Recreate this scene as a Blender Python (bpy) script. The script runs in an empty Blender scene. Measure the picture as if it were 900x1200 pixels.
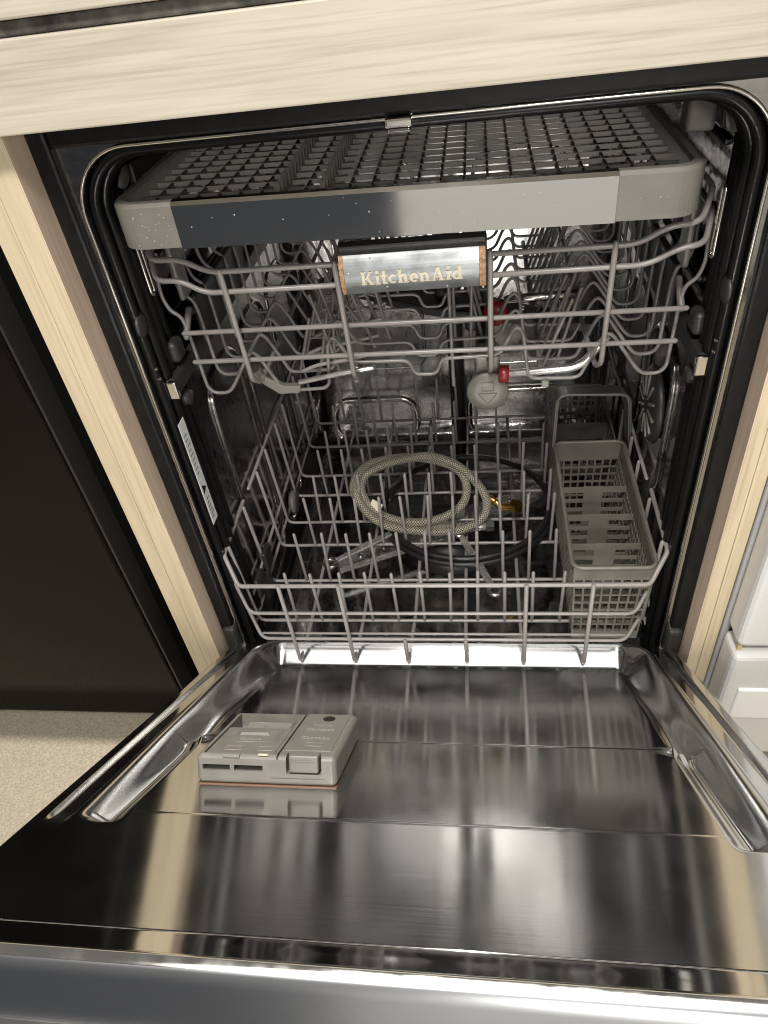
import bpy, bmesh, math, random
from mathutils import Vector, Matrix
random.seed(7)
S = bpy.context.scene
COL = S.collection

# ------------------------------------------------------------------ camera, world, lamps, exposure
cam = bpy.data.cameras.new('camera'); co = bpy.data.objects.new('camera', cam); COL.objects.link(co)
cam.sensor_fit = 'HORIZONTAL'; cam.sensor_width = 36.0; cam.lens = 36.0 * 825 / 900
cam.clip_start = 0.01; cam.clip_end = 60
RX = Vector((0.98954753, 0.09468649, -0.1087665))
RD = Vector((-0.01959086, -0.65897743, -0.75190753))
RF = Vector((-0.14287015, 0.74617907, -0.6502345))
CAM = Vector((0.05978691, -0.60325381, 0.71924532))
m = Matrix.Identity(4)
for i in range(3):
    m[i][0] = RX[i]; m[i][1] = -RD[i]; m[i][2] = -RF[i]; m[i][3] = CAM[i]
co.matrix_world = m
S.camera = co

world = bpy.data.worlds.new('World'); S.world = world; world.use_nodes = True
bg = world.node_tree.nodes['Background']; bg.inputs[0].default_value = (1.0, 0.96, 0.91, 1); bg.inputs[1].default_value = 0.15

def area_lamp(name, loc, target, size, power, color):
    l = bpy.data.lights.new(name, 'AREA'); l.shape = 'DISK'; l.size = size; l.energy = power; l.color = color
    o = bpy.data.objects.new(name, l); COL.objects.link(o); o.location = loc
    o.rotation_euler = (Vector(target) - Vector(loc)).to_track_quat('-Z', 'Y').to_euler()
    return o
area_lamp('ceiling_lamp', (-0.05, -1.25, 2.10), (0, 0, 0.1), 0.30, 37, (1.0, 0.96, 0.90))
area_lamp('ceiling_glow', (0.2, -1.05, 2.30), (0.2, -1.05, 0.0), 2.4, 24, (1.0, 0.97, 0.93))
area_lamp('interior_fill', (0.45, -2.3, 1.05), (0.0, 0.3, 0.3), 0.5, 18, (1.0, 0.97, 0.92))  # added low fill light that brightens the tub and racks from the front
area_lamp('can_lamp', (-0.02, -0.02, 2.35), (-0.02, -0.10, 0.0), 0.035, 92, (1.0, 0.96, 0.90))

S.view_settings.view_transform = 'Standard'; S.view_settings.look = 'None'
S.view_settings.exposure = 0.08; S.view_settings.gamma = 1.0
S.render.engine = 'CYCLES'
S.cycles.use_denoising = True; S.cycles.pixel_filter_type = 'BLACKMAN_HARRIS'; S.cycles.filter_width = 1.05
S.cycles.max_bounces = 10; S.cycles.glossy_bounces = 6; S.cycles.diffuse_bounces = 4
S.cycles.caustics_reflective = True; S.cycles.sample_clamp_indirect = 4.0; S.cycles.blur_glossy = 0.6

# ------------------------------------------------------------------ materials
MATS = {}
def mat(name, base, rough=0.5, metal=0.0, noise=0.0, nscale=40.0, bump=0.0, bscale=200.0, bdist=0.002, bstretch=None, stretch=(1, 1, 1),
        rvar=0.0, aniso=0.0, coat=0.0, spec=None, tint=None, detail=4.0):
    if name in MATS: return MATS[name]
    M = bpy.data.materials.new(name); M.use_nodes = True; nt = M.node_tree; N = nt.nodes; L = nt.links
    p = N['Principled BSDF']
    p.inputs['Base Color'].default_value = (*base, 1); p.inputs['Roughness'].default_value = rough
    p.inputs['Metallic'].default_value = metal
    if coat: p.inputs['Coat Weight'].default_value = coat; p.inputs['Coat Roughness'].default_value = 0.08
    if spec is not None: p.inputs['Specular IOR Level'].default_value = spec
    tc = N.new('ShaderNodeTexCoord'); mp = N.new('ShaderNodeMapping'); mp.inputs['Scale'].default_value = stretch
    L.new(tc.outputs['Object'], mp.inputs['Vector'])
    if noise or rvar:
        n = N.new('ShaderNodeTexNoise'); n.inputs['Scale'].default_value = nscale; n.inputs['Detail'].default_value = detail
        L.new(mp.outputs[0], n.inputs['Vector'])
    if noise:
        mx = N.new('ShaderNodeMix'); mx.data_type = 'RGBA'
        cr = N.new('ShaderNodeValToRGB'); cr.color_ramp.elements[0].position = 0.32; cr.color_ramp.elements[1].position = 0.68
        L.new(n.outputs['Fac'], cr.inputs[0]); L.new(cr.outputs[0], mx.inputs[0])
        t = tint or tuple(c * (1 - noise) for c in base)
        mx.inputs[6].default_value = (*t, 1); mx.inputs[7].default_value = (*[min(1, c * (1 + noise * 0.4)) for c in base], 1)
        L.new(mx.outputs[2], p.inputs['Base Color'])
    if rvar:
        mr = N.new('ShaderNodeMapRange'); mr.inputs[1].default_value = 0.3; mr.inputs[2].default_value = 0.7
        mr.inputs[3].default_value = max(0.02, rough - rvar); mr.inputs[4].default_value = rough + rvar
        L.new(n.outputs['Fac'], mr.inputs[0]); L.new(mr.outputs[0], p.inputs['Roughness'])
    if bump:
        b = N.new('ShaderNodeTexNoise'); b.inputs['Scale'].default_value = bscale; b.inputs['Detail'].default_value = 3
        if bstretch:
            mb = N.new('ShaderNodeMapping'); mb.inputs['Scale'].default_value = bstretch; L.new(tc.outputs['Object'], mb.inputs['Vector']); L.new(mb.outputs[0], b.inputs['Vector'])
        else: L.new(mp.outputs[0], b.inputs['Vector'])
        bn = N.new('ShaderNodeBump'); bn.inputs['Strength'].default_value = bump; bn.inputs['Distance'].default_value = bdist
        L.new(b.outputs['Fac'], bn.inputs['Height']); L.new(bn.outputs[0], p.inputs['Normal'])
    if aniso:
        p.inputs['Anisotropic'].default_value = aniso; p.inputs['Anisotropic Rotation'].default_value = 0.25
        tg = N.new('ShaderNodeTangent'); tg.direction_type = 'UV_MAP'
        L.new(tg.outputs[0], p.inputs['Tangent'])
    MATS[name] = M
    return M

def wood(name, axis, base, dark, red):
    M = bpy.data.materials.new(name); M.use_nodes = True; nt = M.node_tree; N = nt.nodes; L = nt.links
    p = N['Principled BSDF']; p.inputs['Roughness'].default_value = 0.5
    tc = N.new('ShaderNodeTexCoord'); mp = N.new('ShaderNodeMapping')
    mp.inputs['Scale'].default_value = (3.0, 45, 45) if axis == 'X' else (45, 45, 3.0)
    L.new(tc.outputs['Object'], mp.inputs['Vector'])
    n1 = N.new('ShaderNodeTexNoise'); n1.inputs['Scale'].default_value = 1.6; n1.inputs['Detail'].default_value = 6; n1.inputs['Distortion'].default_value = 0.6
    n2 = N.new('ShaderNodeTexNoise'); n2.inputs['Scale'].default_value = 9; n2.inputs['Detail'].default_value = 4
    L.new(mp.outputs[0], n1.inputs['Vector']); L.new(mp.outputs[0], n2.inputs['Vector'])
    cr = N.new('ShaderNodeValToRGB'); e = cr.color_ramp.elements
    e[0].position = 0.30; e[0].color = (*dark, 1); e[1].position = 0.62; e[1].color = (*base, 1)
    x = cr.color_ramp.elements.new(0.45); x.color = (*red, 1)
    L.new(n1.outputs['Fac'], cr.inputs[0])
    mx = N.new('ShaderNodeMix'); mx.data_type = 'RGBA'; mx.blend_type = 'MULTIPLY'; mx.inputs[0].default_value = 0.62
    mp3 = N.new('ShaderNodeMapping'); mp3.inputs['Scale'].default_value = (9, 420, 420) if axis == 'X' else (420, 420, 9)
    L.new(tc.outputs['Object'], mp3.inputs['Vector'])
    n3 = N.new('ShaderNodeTexNoise'); n3.inputs['Scale'].default_value = 1.0; n3.inputs['Detail'].default_value = 3
    L.new(mp3.outputs[0], n3.inputs['Vector'])
    c3 = N.new('ShaderNodeValToRGB'); c3.color_ramp.elements[0].position = 0.30; c3.color_ramp.elements[0].color = (0.74, 0.72, 0.69, 1)
    c3.color_ramp.elements[1].position = 0.52; c3.color_ramp.elements[1].color = (1, 1, 1, 1)
    L.new(n3.outputs['Fac'], c3.inputs[0])
    L.new(cr.outputs[0], mx.inputs[6]); L.new(c3.outputs[0], mx.inputs[7])
    L.new(mx.outputs[2], p.inputs['Base Color'])
    bn = N.new('ShaderNodeBump'); bn.inputs['Strength'].default_value = 0.12; bn.inputs['Distance'].default_value = 0.0006
    L.new(n2.outputs['Fac'], bn.inputs['Height']); L.new(bn.outputs[0], p.inputs['Normal'])
    MATS[name] = M
    return M

wood_apron = wood('bleached_wood_apron', 'X', (0.54, 0.49, 0.405), (0.43, 0.385, 0.31), (0.49, 0.442, 0.36))
wood_panel = wood('pale_wood_panel', 'Z', (0.61, 0.515, 0.355), (0.51, 0.42, 0.285), (0.565, 0.475, 0.325))
wood_edge = wood('pinkish_wood_edge', 'Z', (0.66, 0.52, 0.40), (0.52, 0.40, 0.30), (0.60, 0.47, 0.36))
bark = mat('charred_band', (0.10, 0.092, 0.083), 0.9, noise=0.7, nscale=60, bump=1.0, bscale=120)
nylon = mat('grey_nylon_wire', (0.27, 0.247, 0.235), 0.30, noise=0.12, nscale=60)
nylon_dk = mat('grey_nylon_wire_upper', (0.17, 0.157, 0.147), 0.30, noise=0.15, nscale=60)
disp_m = mat('dispenser_plastic', (0.105, 0.098, 0.086), 0.45, noise=0.12, nscale=60, bump=0.05)
nylon_fr = mat('grey_nylon_rail', (0.215, 0.197, 0.187), 0.30, noise=0.15, nscale=60)
plastic = mat('grey_plastic', (0.145, 0.136, 0.12), 0.42, noise=0.1, nscale=30, bump=0.05)
plastic_lt = mat('pale_grey_plastic', (0.165, 0.155, 0.138), 0.42, noise=0.1, nscale=50, bump=0.06)
plastic_dk = mat('dark_grey_plastic', (0.026, 0.025, 0.022), 0.45, noise=0.1)
basket_m = mat('basket_plastic', (0.155, 0.144, 0.124), 0.40, noise=0.14, nscale=40, bump=0.05)
black = mat('black_trim', (0.007, 0.007, 0.007), 0.38, spec=0.28, noise=0.4, nscale=80, bump=0.15, bscale=90)
rubber = mat('black_rubber', (0.006, 0.006, 0.006), 0.30, spec=0.25, bump=0.1, bscale=60)
blackrod = mat('black_hose', (0.010, 0.010, 0.010), 0.42)
chrome = mat('chrome', (0.82, 0.80, 0.76), 0.12, 1.0, rvar=0.06, nscale=60)
steel_w = mat('steel_tool', (0.72, 0.71, 0.69), 0.26, 0.85, rvar=0.1, nscale=90)
tub_m = mat('stainless_tub_darkened', (0.40, 0.39, 0.38), 0.14, 1.0, noise=0.12, nscale=120, bump=0.22, bscale=16, bdist=0.006, rvar=0.06)  # side wall steel darkened in colour to carry its dark reflections
tub_back_m = mat('stainless_tub_brightened', (0.82, 0.81, 0.79), 0.15, 1.0, noise=0.10, nscale=150, bump=0.06, bscale=12, bdist=0.006, rvar=0.06)  # same steel made lighter in colour for the bright reflections at the back
door_m = mat('stainless_door', (0.66, 0.66, 0.66), 0.135, 1.0, aniso=0.74, noise=0.06, nscale=14, rvar=0.035, bump=0.07, bscale=1.0, bdist=0.0006, bstretch=(8, 320, 320))
door_edge_m = mat('polished_door_edge', (0.70, 0.70, 0.70), 0.07, 1.0, noise=0.08, nscale=9)
trim_m = mat('brushed_trim', (0.66, 0.66, 0.66), 0.08, 1.0, rvar=0.02, nscale=30)
badge_m = mat('badge_metal', (0.40, 0.42, 0.43), 0.36, 0.9, noise=0.16, nscale=45, rvar=0.08)
rust = mat('corroded_end', (0.40, 0.23, 0.13), 0.75, noise=0.5, nscale=300, bump=0.4, bscale=400)
cream = mat('cream_lettering', (0.52, 0.47, 0.36), 0.4)
red = mat('red_plastic', (0.16, 0.010, 0.010), 0.35)
brass = mat('brass', (0.80, 0.50, 0.10), 0.22, 1.0)
copper = mat('copper', (0.50, 0.24, 0.09), 0.3, 1.0)
sticker = mat('white_sticker', (0.72, 0.74, 0.72), 0.5)
ink = mat('black_ink', (0.012, 0.011, 0.010), 0.8, spec=0.1)
white_p = mat('white_enamel', (0.68, 0.68, 0.665), 0.28, noise=0.05, nscale=5)
gasket_w = mat('grey_gasket', (0.42, 0.42, 0.42), 0.55)
glass_b = mat('black_glass', (0.006, 0.005, 0.004), 0.06, spec=0.14, noise=0.3, nscale=4)
dark_gap = mat('dark_recess', (0.003, 0.003, 0.003), 0.7, spec=0.05)
floor_m = mat('speckled_floor', (0.27, 0.235, 0.175), 0.85, noise=0.32, nscale=420, detail=8.0, bump=0.4, bscale=500)
water = mat('water_drop', (0.40, 0.39, 0.37), 0.05, 0.0, spec=0.9)
tagm = mat('woven_tag', (0.66, 0.60, 0.48), 0.8)
label_mk = mat('embossed_mark', (0.17, 0.16, 0.142), 0.5)

# braided steel
M = bpy.data.materials.new('braided_steel'); M.use_nodes = True; nt = M.node_tree; N = nt.nodes; L = nt.links
p = N['Principled BSDF']; p.inputs['Metallic'].default_value = 0.35; p.inputs['Roughness'].default_value = 0.34
uv = N.new('ShaderNodeUVMap')
vals = []
for sgn in (1, -1):
    mp = N.new('ShaderNodeMapping'); mp.inputs['Scale'].default_value = (1, 1, 1)
    L.new(uv.outputs[0], mp.inputs['Vector'])
    sep = N.new('ShaderNodeSeparateXYZ'); L.new(mp.outputs[0], sep.inputs[0])
    a = N.new('ShaderNodeMath'); a.operation = 'MULTIPLY'; a.inputs[1].default_value = 240.0; L.new(sep.outputs[0], a.inputs[0])
    b = N.new('ShaderNodeMath'); b.operation = 'MULTIPLY'; b.inputs[1].default_value = 8.0 * sgn; L.new(sep.outputs[1], b.inputs[0])
    c = N.new('ShaderNodeMath'); c.operation = 'ADD'; L.new(a.outputs[0], c.inputs[0]); L.new(b.outputs[0], c.inputs[1])
    d = N.new('ShaderNodeMath'); d.operation = 'MULTIPLY'; d.inputs[1].default_value = 2 * math.pi; L.new(c.outputs[0], d.inputs[0])
    s = N.new('ShaderNodeMath'); s.operation = 'SINE'; L.new(d.outputs[0], s.inputs[0]); vals.append(s)
mxm = N.new('ShaderNodeMath'); mxm.operation = 'MAXIMUM'; L.new(vals[0].outputs[0], mxm.inputs[0]); L.new(vals[1].outputs[0], mxm.inputs[1])
cr = N.new('ShaderNodeValToRGB'); cr.color_ramp.elements[0].position = 0.1; cr.color_ramp.elements[0].color = (0.13, 0.115, 0.09, 1)
cr.color_ramp.elements[1].position = 0.9; cr.color_ramp.elements[1].color = (0.56, 0.51, 0.41, 1)
L.new(mxm.outputs[0], cr.inputs[0]); L.new(cr.outputs[0], p.inputs['Base Color'])
bn = N.new('ShaderNodeBump'); bn.inputs['Strength'].default_value = 0.8; bn.inputs['Distance'].default_value = 0.0012
L.new(mxm.outputs[0], bn.inputs['Height']); L.new(bn.outputs[0], p.inputs['Normal'])
braid = M

# ------------------------------------------------------------------ helpers
def link(name, me, material, parent=None, smooth=False):
    o = bpy.data.objects.new(name, me); COL.objects.link(o)
    if material is not None and len(me.materials) == 0: me.materials.append(material)
    if smooth:
        for f in me.polygons: f.use_smooth = True
    setpar(o, parent)
    return o
def setpar(o, parent):
    if parent is None: return
    o.parent = parent
    root = parent
    while root.parent is not None: root = root.parent
    o.matrix_parent_inverse = Matrix.Translation(-root.location) if parent is root and root.type == 'EMPTY' else Matrix.Identity(4)
def thing(name, label, cat, loc=(0, 0, 0), group=None):
    o = bpy.data.objects.new(name, None); COL.objects.link(o); o.location = loc; o.empty_display_size = 0.05
    return tag(o, label, cat, group)
def tag(o, label, cat, group=None):
    o['label'] = label; o['category'] = cat
    if group: o['group'] = group
    return o
def pyd(name, v, f, material, parent=None, smooth=False):
    me = bpy.data.meshes.new(name); me.from_pydata([tuple(q) for q in v], [], f); me.update()
    return link(name, me, material, parent, smooth)
def box(name, lo, hi, material, parent=None, bev=0.0, seg=2, xf=None):
    bm = bmesh.new(); bmesh.ops.create_cube(bm, size=1.0)
    lo = Vector(lo); hi = Vector(hi); c = (lo + hi) / 2; s = hi - lo
    for v in bm.verts: v.co = Vector((v.co.x * s.x, v.co.y * s.y, v.co.z * s.z)) + c
    if bev: bmesh.ops.bevel(bm, geom=list(bm.edges), offset=min(bev, min(s) * 0.49), segments=seg, affect='EDGES', profile=0.5)
    if xf: 
        for v in bm.verts: v.co = xf(v.co)
        bmesh.ops.recalc_face_normals(bm, faces=bm.faces)
    me = bpy.data.meshes.new(name); bm.to_mesh(me); bm.free()
    return link(name, me, material, parent, False)
def fillet(pts, r, n=5, closed=False):
    pts = [Vector(q) for q in pts]; out = []
    N_ = len(pts)
    for i, q in enumerate(pts):
        if not closed and (i == 0 or i == N_ - 1): out.append(q); continue
        a = pts[i - 1]; b = pts[(i + 1) % N_]
        da = (a - q); db = (b - q); rr = min(r, da.length * 0.48, db.length * 0.48)
        A = q + da.normalized() * rr; B = q + db.normalized() * rr
        for k in range(n + 1):
            t = k / n; out.append(A * (1 - t) ** 2 + q * 2 * t * (1 - t) + B * t * t)
    return out
def tube_data(pts, r, seg=8, closed=False, dome=True, flat=1.0):
    pts = [Vector(q) for q in pts]; n = len(pts); V = []; F = []; UV = []
    tan = []
    for i in range(n):
        if closed: t = pts[(i + 1) % n] - pts[i - 1]
        else: t = pts[min(i + 1, n - 1)] - pts[max(i - 1, 0)]
        tan.append(t.normalized())
    ref = Vector((0, 0, 1)) if abs(tan[0].z) < 0.9 else Vector((1, 0, 0))
    nrm = (ref - tan[0] * ref.dot(tan[0])).normalized()
    rings = []
    def ring(c, t, nn, rad):
        b = t.cross(nn); s = len(V)
        for k in range(seg):
            a = 2 * math.pi * k / seg
            V.append(c + (nn * math.cos(a) + b * math.sin(a) * flat) * rad)
        rings.append(s)
    lens = [0.0]
    for i in range(1, n): lens.append(lens[-1] + (pts[i] - pts[i - 1]).length)
    for i in range(n):
        if i:
            nrm = (nrm - tan[i] * nrm.dot(tan[i])).normalized()
        if i == 0 and dome and not closed: ring(pts[0] - tan[0] * r * 0.75, tan[0], nrm, r * 0.6)
        ring(pts[i], tan[i], nrm, r)
        if i == n - 1 and dome and not closed: ring(pts[i] + tan[i] * r * 0.75, tan[i], nrm, r * 0.6)
    m_ = len(rings)
    for i in range(m_ if closed else m_ - 1):
        a = rings[i]; b = rings[(i + 1) % m_]
        for k in range(seg):
            k2 = (k + 1) % seg; F.append((a + k, a + k2, b + k2, b + k))
    if not closed:
        F.append(tuple(reversed(range(rings[0], rings[0] + seg)))); F.append(tuple(range(rings[-1], rings[-1] + seg)))
    return V, F, lens
def tube(name, pts, r, material, parent=None, seg=8, closed=False, bend=0.0, flat=1.0, dome=True):
    if bend: pts = fillet(pts, bend, closed=closed)
    V, F, _ = tube_data(pts, r, seg, closed, dome, flat)
    return pyd(name, V, F, material, parent, True)
def join_data(parts):
    V = []; F = []
    for v, f in parts:
        s = len(V); V += list(v); F += [tuple(i + s for i in q) for q in f]
    return V, F
def box_data(lo, hi):
    x0, y0, z0 = lo; x1, y1, z1 = hi
    V = [Vector(q) for q in ((x0, y0, z0), (x1, y0, z0), (x1, y1, z0), (x0, y1, z0), (x0, y0, z1), (x1, y0, z1), (x1, y1, z1), (x0, y1, z1))]
    return V, [(3, 2, 1, 0), (4, 5, 6, 7), (0, 1, 5, 4), (1, 2, 6, 5), (2, 3, 7, 6), (3, 0, 4, 7)]
def prism(name, poly, axis, a, b, material, parent=None, bev=0.0, xf=None, smooth=False):
    """poly in the two other axes, extruded along axis from a to b"""
    bm = bmesh.new()
    def P(q, t):
        if axis == 'x': return Vector((t, q[0], q[1]))
        if axis == 'y': return Vector((q[0], t, q[1]))
        return Vector((q[0], q[1], t))
    va = [bm.verts.new(P(q, a)) for q in poly]; vb = [bm.verts.new(P(q, b)) for q in poly]
    n = len(poly)
    bm.faces.new(va); bm.faces.new(list(reversed(vb)))
    for i in range(n): bm.faces.new((va[i], vb[i], vb[(i + 1) % n], va[(i + 1) % n]))
    bmesh.ops.recalc_face_normals(bm, faces=bm.faces)
    if bev: bmesh.ops.bevel(bm, geom=list(bm.edges), offset=bev, segments=2, affect='EDGES', profile=0.5)
    if xf:
        for v in bm.verts: v.co = xf(v.co)
    me = bpy.data.meshes.new(name); bm.to_mesh(me); bm.free()
    return link(name, me, material, parent, smooth)
def lathe(name, prof, origin, axis, material, parent=None, seg=24, smooth=True):
    """prof: (radius, height) along axis"""
    ax = Vector(axis).normalized(); ref = Vector((0, 0, 1)) if abs(ax.z) < 0.9 else Vector((1, 0, 0))
    e1 = (ref - ax * ref.dot(ax)).normalized(); e2 = ax.cross(e1); o = Vector(origin)
    V = []; F = []
    for r, h in prof:
        for k in range(seg):
            a = 2 * math.pi * k / seg; V.append(o + ax * h + (e1 * math.cos(a) + e2 * math.sin(a)) * r)
    for i in range(len(prof) - 1):
        for k in range(seg):
            k2 = (k + 1) % seg; F.append((i * seg + k, i * seg + k2, (i + 1) * seg + k2, (i + 1) * seg + k))
    F.append(tuple(reversed(range(seg)))); F.append(tuple(range((len(prof) - 1) * seg, len(prof) * seg)))
    return pyd(name, V, F, material, parent, smooth)
def rrect(x0, x1, z0, z1, r, n=8, rb=None):
    rb = r if rb is None else rb
    out = []
    for cx, cz, a0, rr in ((x1 - r, z1 - r, 0, r), (x0 + r, z1 - r, 90, r), (x0 + rb, z0 + rb, 180, rb), (x1 - rb, z0 + rb, 270, rb)):
        for k in range(n + 1):
            a = math.radians(a0 + 90 * k / n); out.append((cx + rr * math.cos(a), cz + rr * math.sin(a)))
    return out
def smooth01(t):
    t = max(0.0, min(1.0, t)); return t * t * (3 - 2 * t)
def drops(name, places, material, parent, lo=0.0006, hi=0.0016):
    parts = []
    for pos, nrm in places:
        nrm = Vector(nrm).normalized(); ref = Vector((0, 0, 1)) if abs(nrm.z) < 0.9 else Vector((1, 0, 0))
        e1 = (ref - nrm * ref.dot(nrm)).normalized(); e2 = nrm.cross(e1); r = random.uniform(lo, hi); pos = Vector(pos)
        V = []; F = []
        for j, (rr, hh) in enumerate(((1, -0.1), (0.8, 0.35), (0.4, 0.55))):
            for k in range(7):
                a = 2 * math.pi * k / 7; V.append(pos + (e1 * math.cos(a) + e2 * math.sin(a)) * r * rr + nrm * r * hh)
        for j in range(2):
            for k in range(7): F.append((j * 7 + k, j * 7 + (k + 1) % 7, (j + 1) * 7 + (k + 1) % 7, (j + 1) * 7 + k))
        F.append(tuple(range(14, 21))); parts.append((V, F))
    V, F = join_data(parts); o = pyd(name, V, F, material, parent, True); o['kind'] = 'stuff'
    return o

# ------------------------------------------------------------------ setting: floor, counter, panels, neighbours
ZF = -0.175
fl = box('floor', (-3.0, -3.0, ZF - 0.05), (3.0, 0.7, ZF), floor_m); fl['kind'] = 'structure'

ct = thing('countertop', 'pale bleached wood counter edge with a dark band, above the dishwasher', 'countertop', (0, -0.06, 0.62))
box('apron_board', (-1.0, -0.060, 0.620), (1.0, 0.60, 0.678), wood_apron, ct, 0.0012)
box('dark_band', (-1.0, -0.056, 0.6785), (1.0, 0.60, 0.6875), bark, ct, 0.0015)
box('top_board', (-1.0, -0.062, 0.688), (1.0, 0.60, 0.735), wood_apron, ct, 0.0015)
box('screw_plate', (0.118, -0.030, 0.6165), (0.142, -0.022, 0.6195), chrome, ct, 0.0008)

for (x0, x1, lab) in ((-0.347, -0.306, 'pale wooden cabinet upright left of the dishwasher, beside the black oven'),
                      (0.306, 0.332, 'pale wooden cabinet upright right of the dishwasher, beside the white refrigerator')):
    t = thing('wooden_upright', lab, 'upright', ((x0 + x1) / 2, 0, ZF), 'wooden uprights beside the dishwasher')
    xm = x0 + (x1 - x0) * (0.46 if x0 < 0 else 0.50)
    inner = (xm + 0.0003, x1) if x0 < 0 else (x0, xm - 0.0003)
    outer = (x0, xm - 0.0003) if x0 < 0 else (xm + 0.0003, x1)
    box('plank', (outer[0], -0.0345, ZF), (outer[1], 0.6, 0.6195), wood_panel, t, 0.0008)
    box('plank', (inner[0], -0.035, ZF), (inner[1], 0.6, 0.6195), wood_panel, t, 0.0008)
    xi = inner[1] if x0 < 0 else inner[0]; e = 0.0012 if x0 < 0 else -0.0012
    box('veneer', (min(xi, xi + e), -0.0345, ZF), (max(xi, xi + e), 0.05, 0.619), wood_edge, t)

ov = thing('oven', 'black glass fronted built-in oven beyond the left wood panel', 'oven', (-0.75, -0.03, ZF))
box('body', (-1.3, -0.004, ZF + 0.002), (-0.3475, 0.58, 0.619), dark_gap, ov)
box('glass_front', (-1.3, -0.040, ZF + 0.006), (-0.385, -0.0045, 0.612), glass_b, ov, 0.003)
box('edge_strip', (-0.3845, -0.036, ZF + 0.006), (-0.3815, -0.0045, 0.612), mat('edge_grey', (0.03, 0.028, 0.025), 0.3), ov)
tube('door_gap', [(-1.29, -0.0402, 0.50), (-0.39, -0.0402, 0.50)], 0.0012, dark_gap, ov)

fr = thing('refrigerator', 'white refrigerator with two drawer fronts beyond the right wood panel', 'refrigerator', (0.7, 0.0, ZF))
box('body', (0.345, 0.0, ZF + 0.002), (1.1, 0.58, 0.619), white_p, fr, 0.003)
box('gasket', (0.3345, -0.034, ZF + 0.01), (0.3445, 0.02, 0.618), gasket_w, fr, 0.003)
box('upper_door', (0.336, -0.076, 0.046), (1.1, -0.036, 0.618), white_p, fr, 0.008, 3)
lo = box('lower_drawer', (0.336, -0.078, ZF + 0.004), (1.1, -0.036, 0.034), white_p, fr, 0.008, 3)
box('handle_recess', (0.352, -0.0812, -0.085), (0.80, -0.076, -0.026), mat('handle_white', (0.86, 0.86, 0.86), 0.3), fr, 0.0024, 3)
box('corner_cap', (0.340, -0.070, 0.0345), (0.345, -0.064, 0.045), mat('yellowed_cap', (0.6, 0.45, 0.22), 0.5), fr, 0.001)

kc = thing('cabinet', 'dark cabinet stand-in added behind the camera for the dark reflection in the tray front', 'cabinet', (-0.72, -1.5, ZF))  # unseen block added so the steel tray front mirrors something dark
box('stand_in_carcass', (-1.30, -1.90, ZF + 0.08), (-0.15, -1.25, 0.60), mat('dark_stand_in', (0.055, 0.063, 0.078), 0.4), kc, 0.004)
box('stand_in_plinth', (-1.28, -1.88, ZF), (-0.17, -1.30, ZF + 0.079), dark_gap, kc)
for a, b in ((-1.295, -0.726), (-0.724, -0.155)):
    box('stand_in_door', (a, -1.2495, ZF + 0.085), (b, -1.232, 0.595), MATS['dark_stand_in'], kc, 0.003)

wc = thing('cabinet', 'pale cabinet stand-in added behind the camera for the bright reflection in the tray front', 'cabinet', (0.5, -1.5, ZF))  # second unseen block, added to give the tray front its bright half
pale_c = mat('pale_stand_in', (0.62, 0.62, 0.61), 0.5)
box('stand_in_carcass', (-0.145, -1.90, ZF + 0.08), (1.30, -1.25, 0.60), pale_c, wc, 0.004)
box('stand_in_plinth', (-0.14, -1.88, ZF), (1.28, -1.30, ZF + 0.079), dark_gap, wc)
for a, b in ((-0.143, 0.44), (0.442, 1.295)):
    box('stand_in_door', (a, -1.2495, ZF + 0.085), (b, -1.232, 0.595), pale_c, wc, 0.003)

# ------------------------------------------------------------------ dishwasher
dw = thing('dishwasher', 'built-in dishwasher with its stainless door half lowered and racks showing', 'dishwasher', (0, 0.0, ZF))
TX, TT, TB = 0.279, 0.5935, -0.135
def tub_mesh():
    secs = [(0.000, 0.0), (0.05, 0.002), (0.30, 0.004), (0.56, 0.006), (0.585, 0.010), (0.60, 0.022), (0.606, 0.045)]
    V = []; F = []; n = None
    for y, ins in secs:
        lp = rrect(-TX + ins, TX - ins, TB + ins, TT - ins, 0.055, 10, 0.03)
        n = len(lp)
        for x, z in lp: V.append((x, y + (z - TB) * 0.062 * max(0, (y - 0.3) / 0.3), z))
    for i in range(len(secs) - 1):
        for k in range(n):
            k2 = (k + 1) % n; F.append((i * n + k, (i + 1) * n + k, (i + 1) * n + k2, i * n + k2))
    t = pyd('tub', V, F, tub_m, dw, True)
    pyd('back_wall', V[-n:], [tuple(range(n))], tub_back_m, t)
    return t
tub = tub_mesh()
# embossed ribs on walls and back
for sx in (-1, 1):
    for k, (y0, y1) in enumerate(((0.12, 0.24), (0.27, 0.39), (0.42, 0.54))):
        lp = rrect(y0, y1, -0.08 if k < 2 else -0.05, 0.30, 0.04, 6)
        tube('wall_emboss', [(sx * (TX - 0.004), a, b) for a, b in lp], 0.0045, tub_m, tub, 8, True)
    for z in (0.345, 0.405, 0.47, 0.53):
        tube('wall_rib', [(sx * (TX - 0.0035), 0.10, z), (sx * (TX - 0.0045), 0.57, z)], 0.004, tub_m, tub, 8)
for x0, x1, z1 in ((-0.245, -0.075, -0.035), (0.03, 0.225, -0.025)):
    lp = rrect(x0, x1, -0.125, z1, 0.035, 8)
    tube('back_emboss', [(a, 0.605 + (b - TB) * 0.062, b) for a, b in lp], 0.007, chrome, tub, 10, True)
for x0, x1, z0, z1 in ((-0.20, -0.05, 0.03, 0.40), (0.05, 0.20, 0.03, 0.40)):
    lp = rrect(x0, x1, z0, z1, 0.03, 8)
    tube('back_emboss', [(a, 0.6085 + (b - TB) * 0.062, b) for a, b in lp], 0.004, tub_back_m, tub, 8, True)
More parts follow.
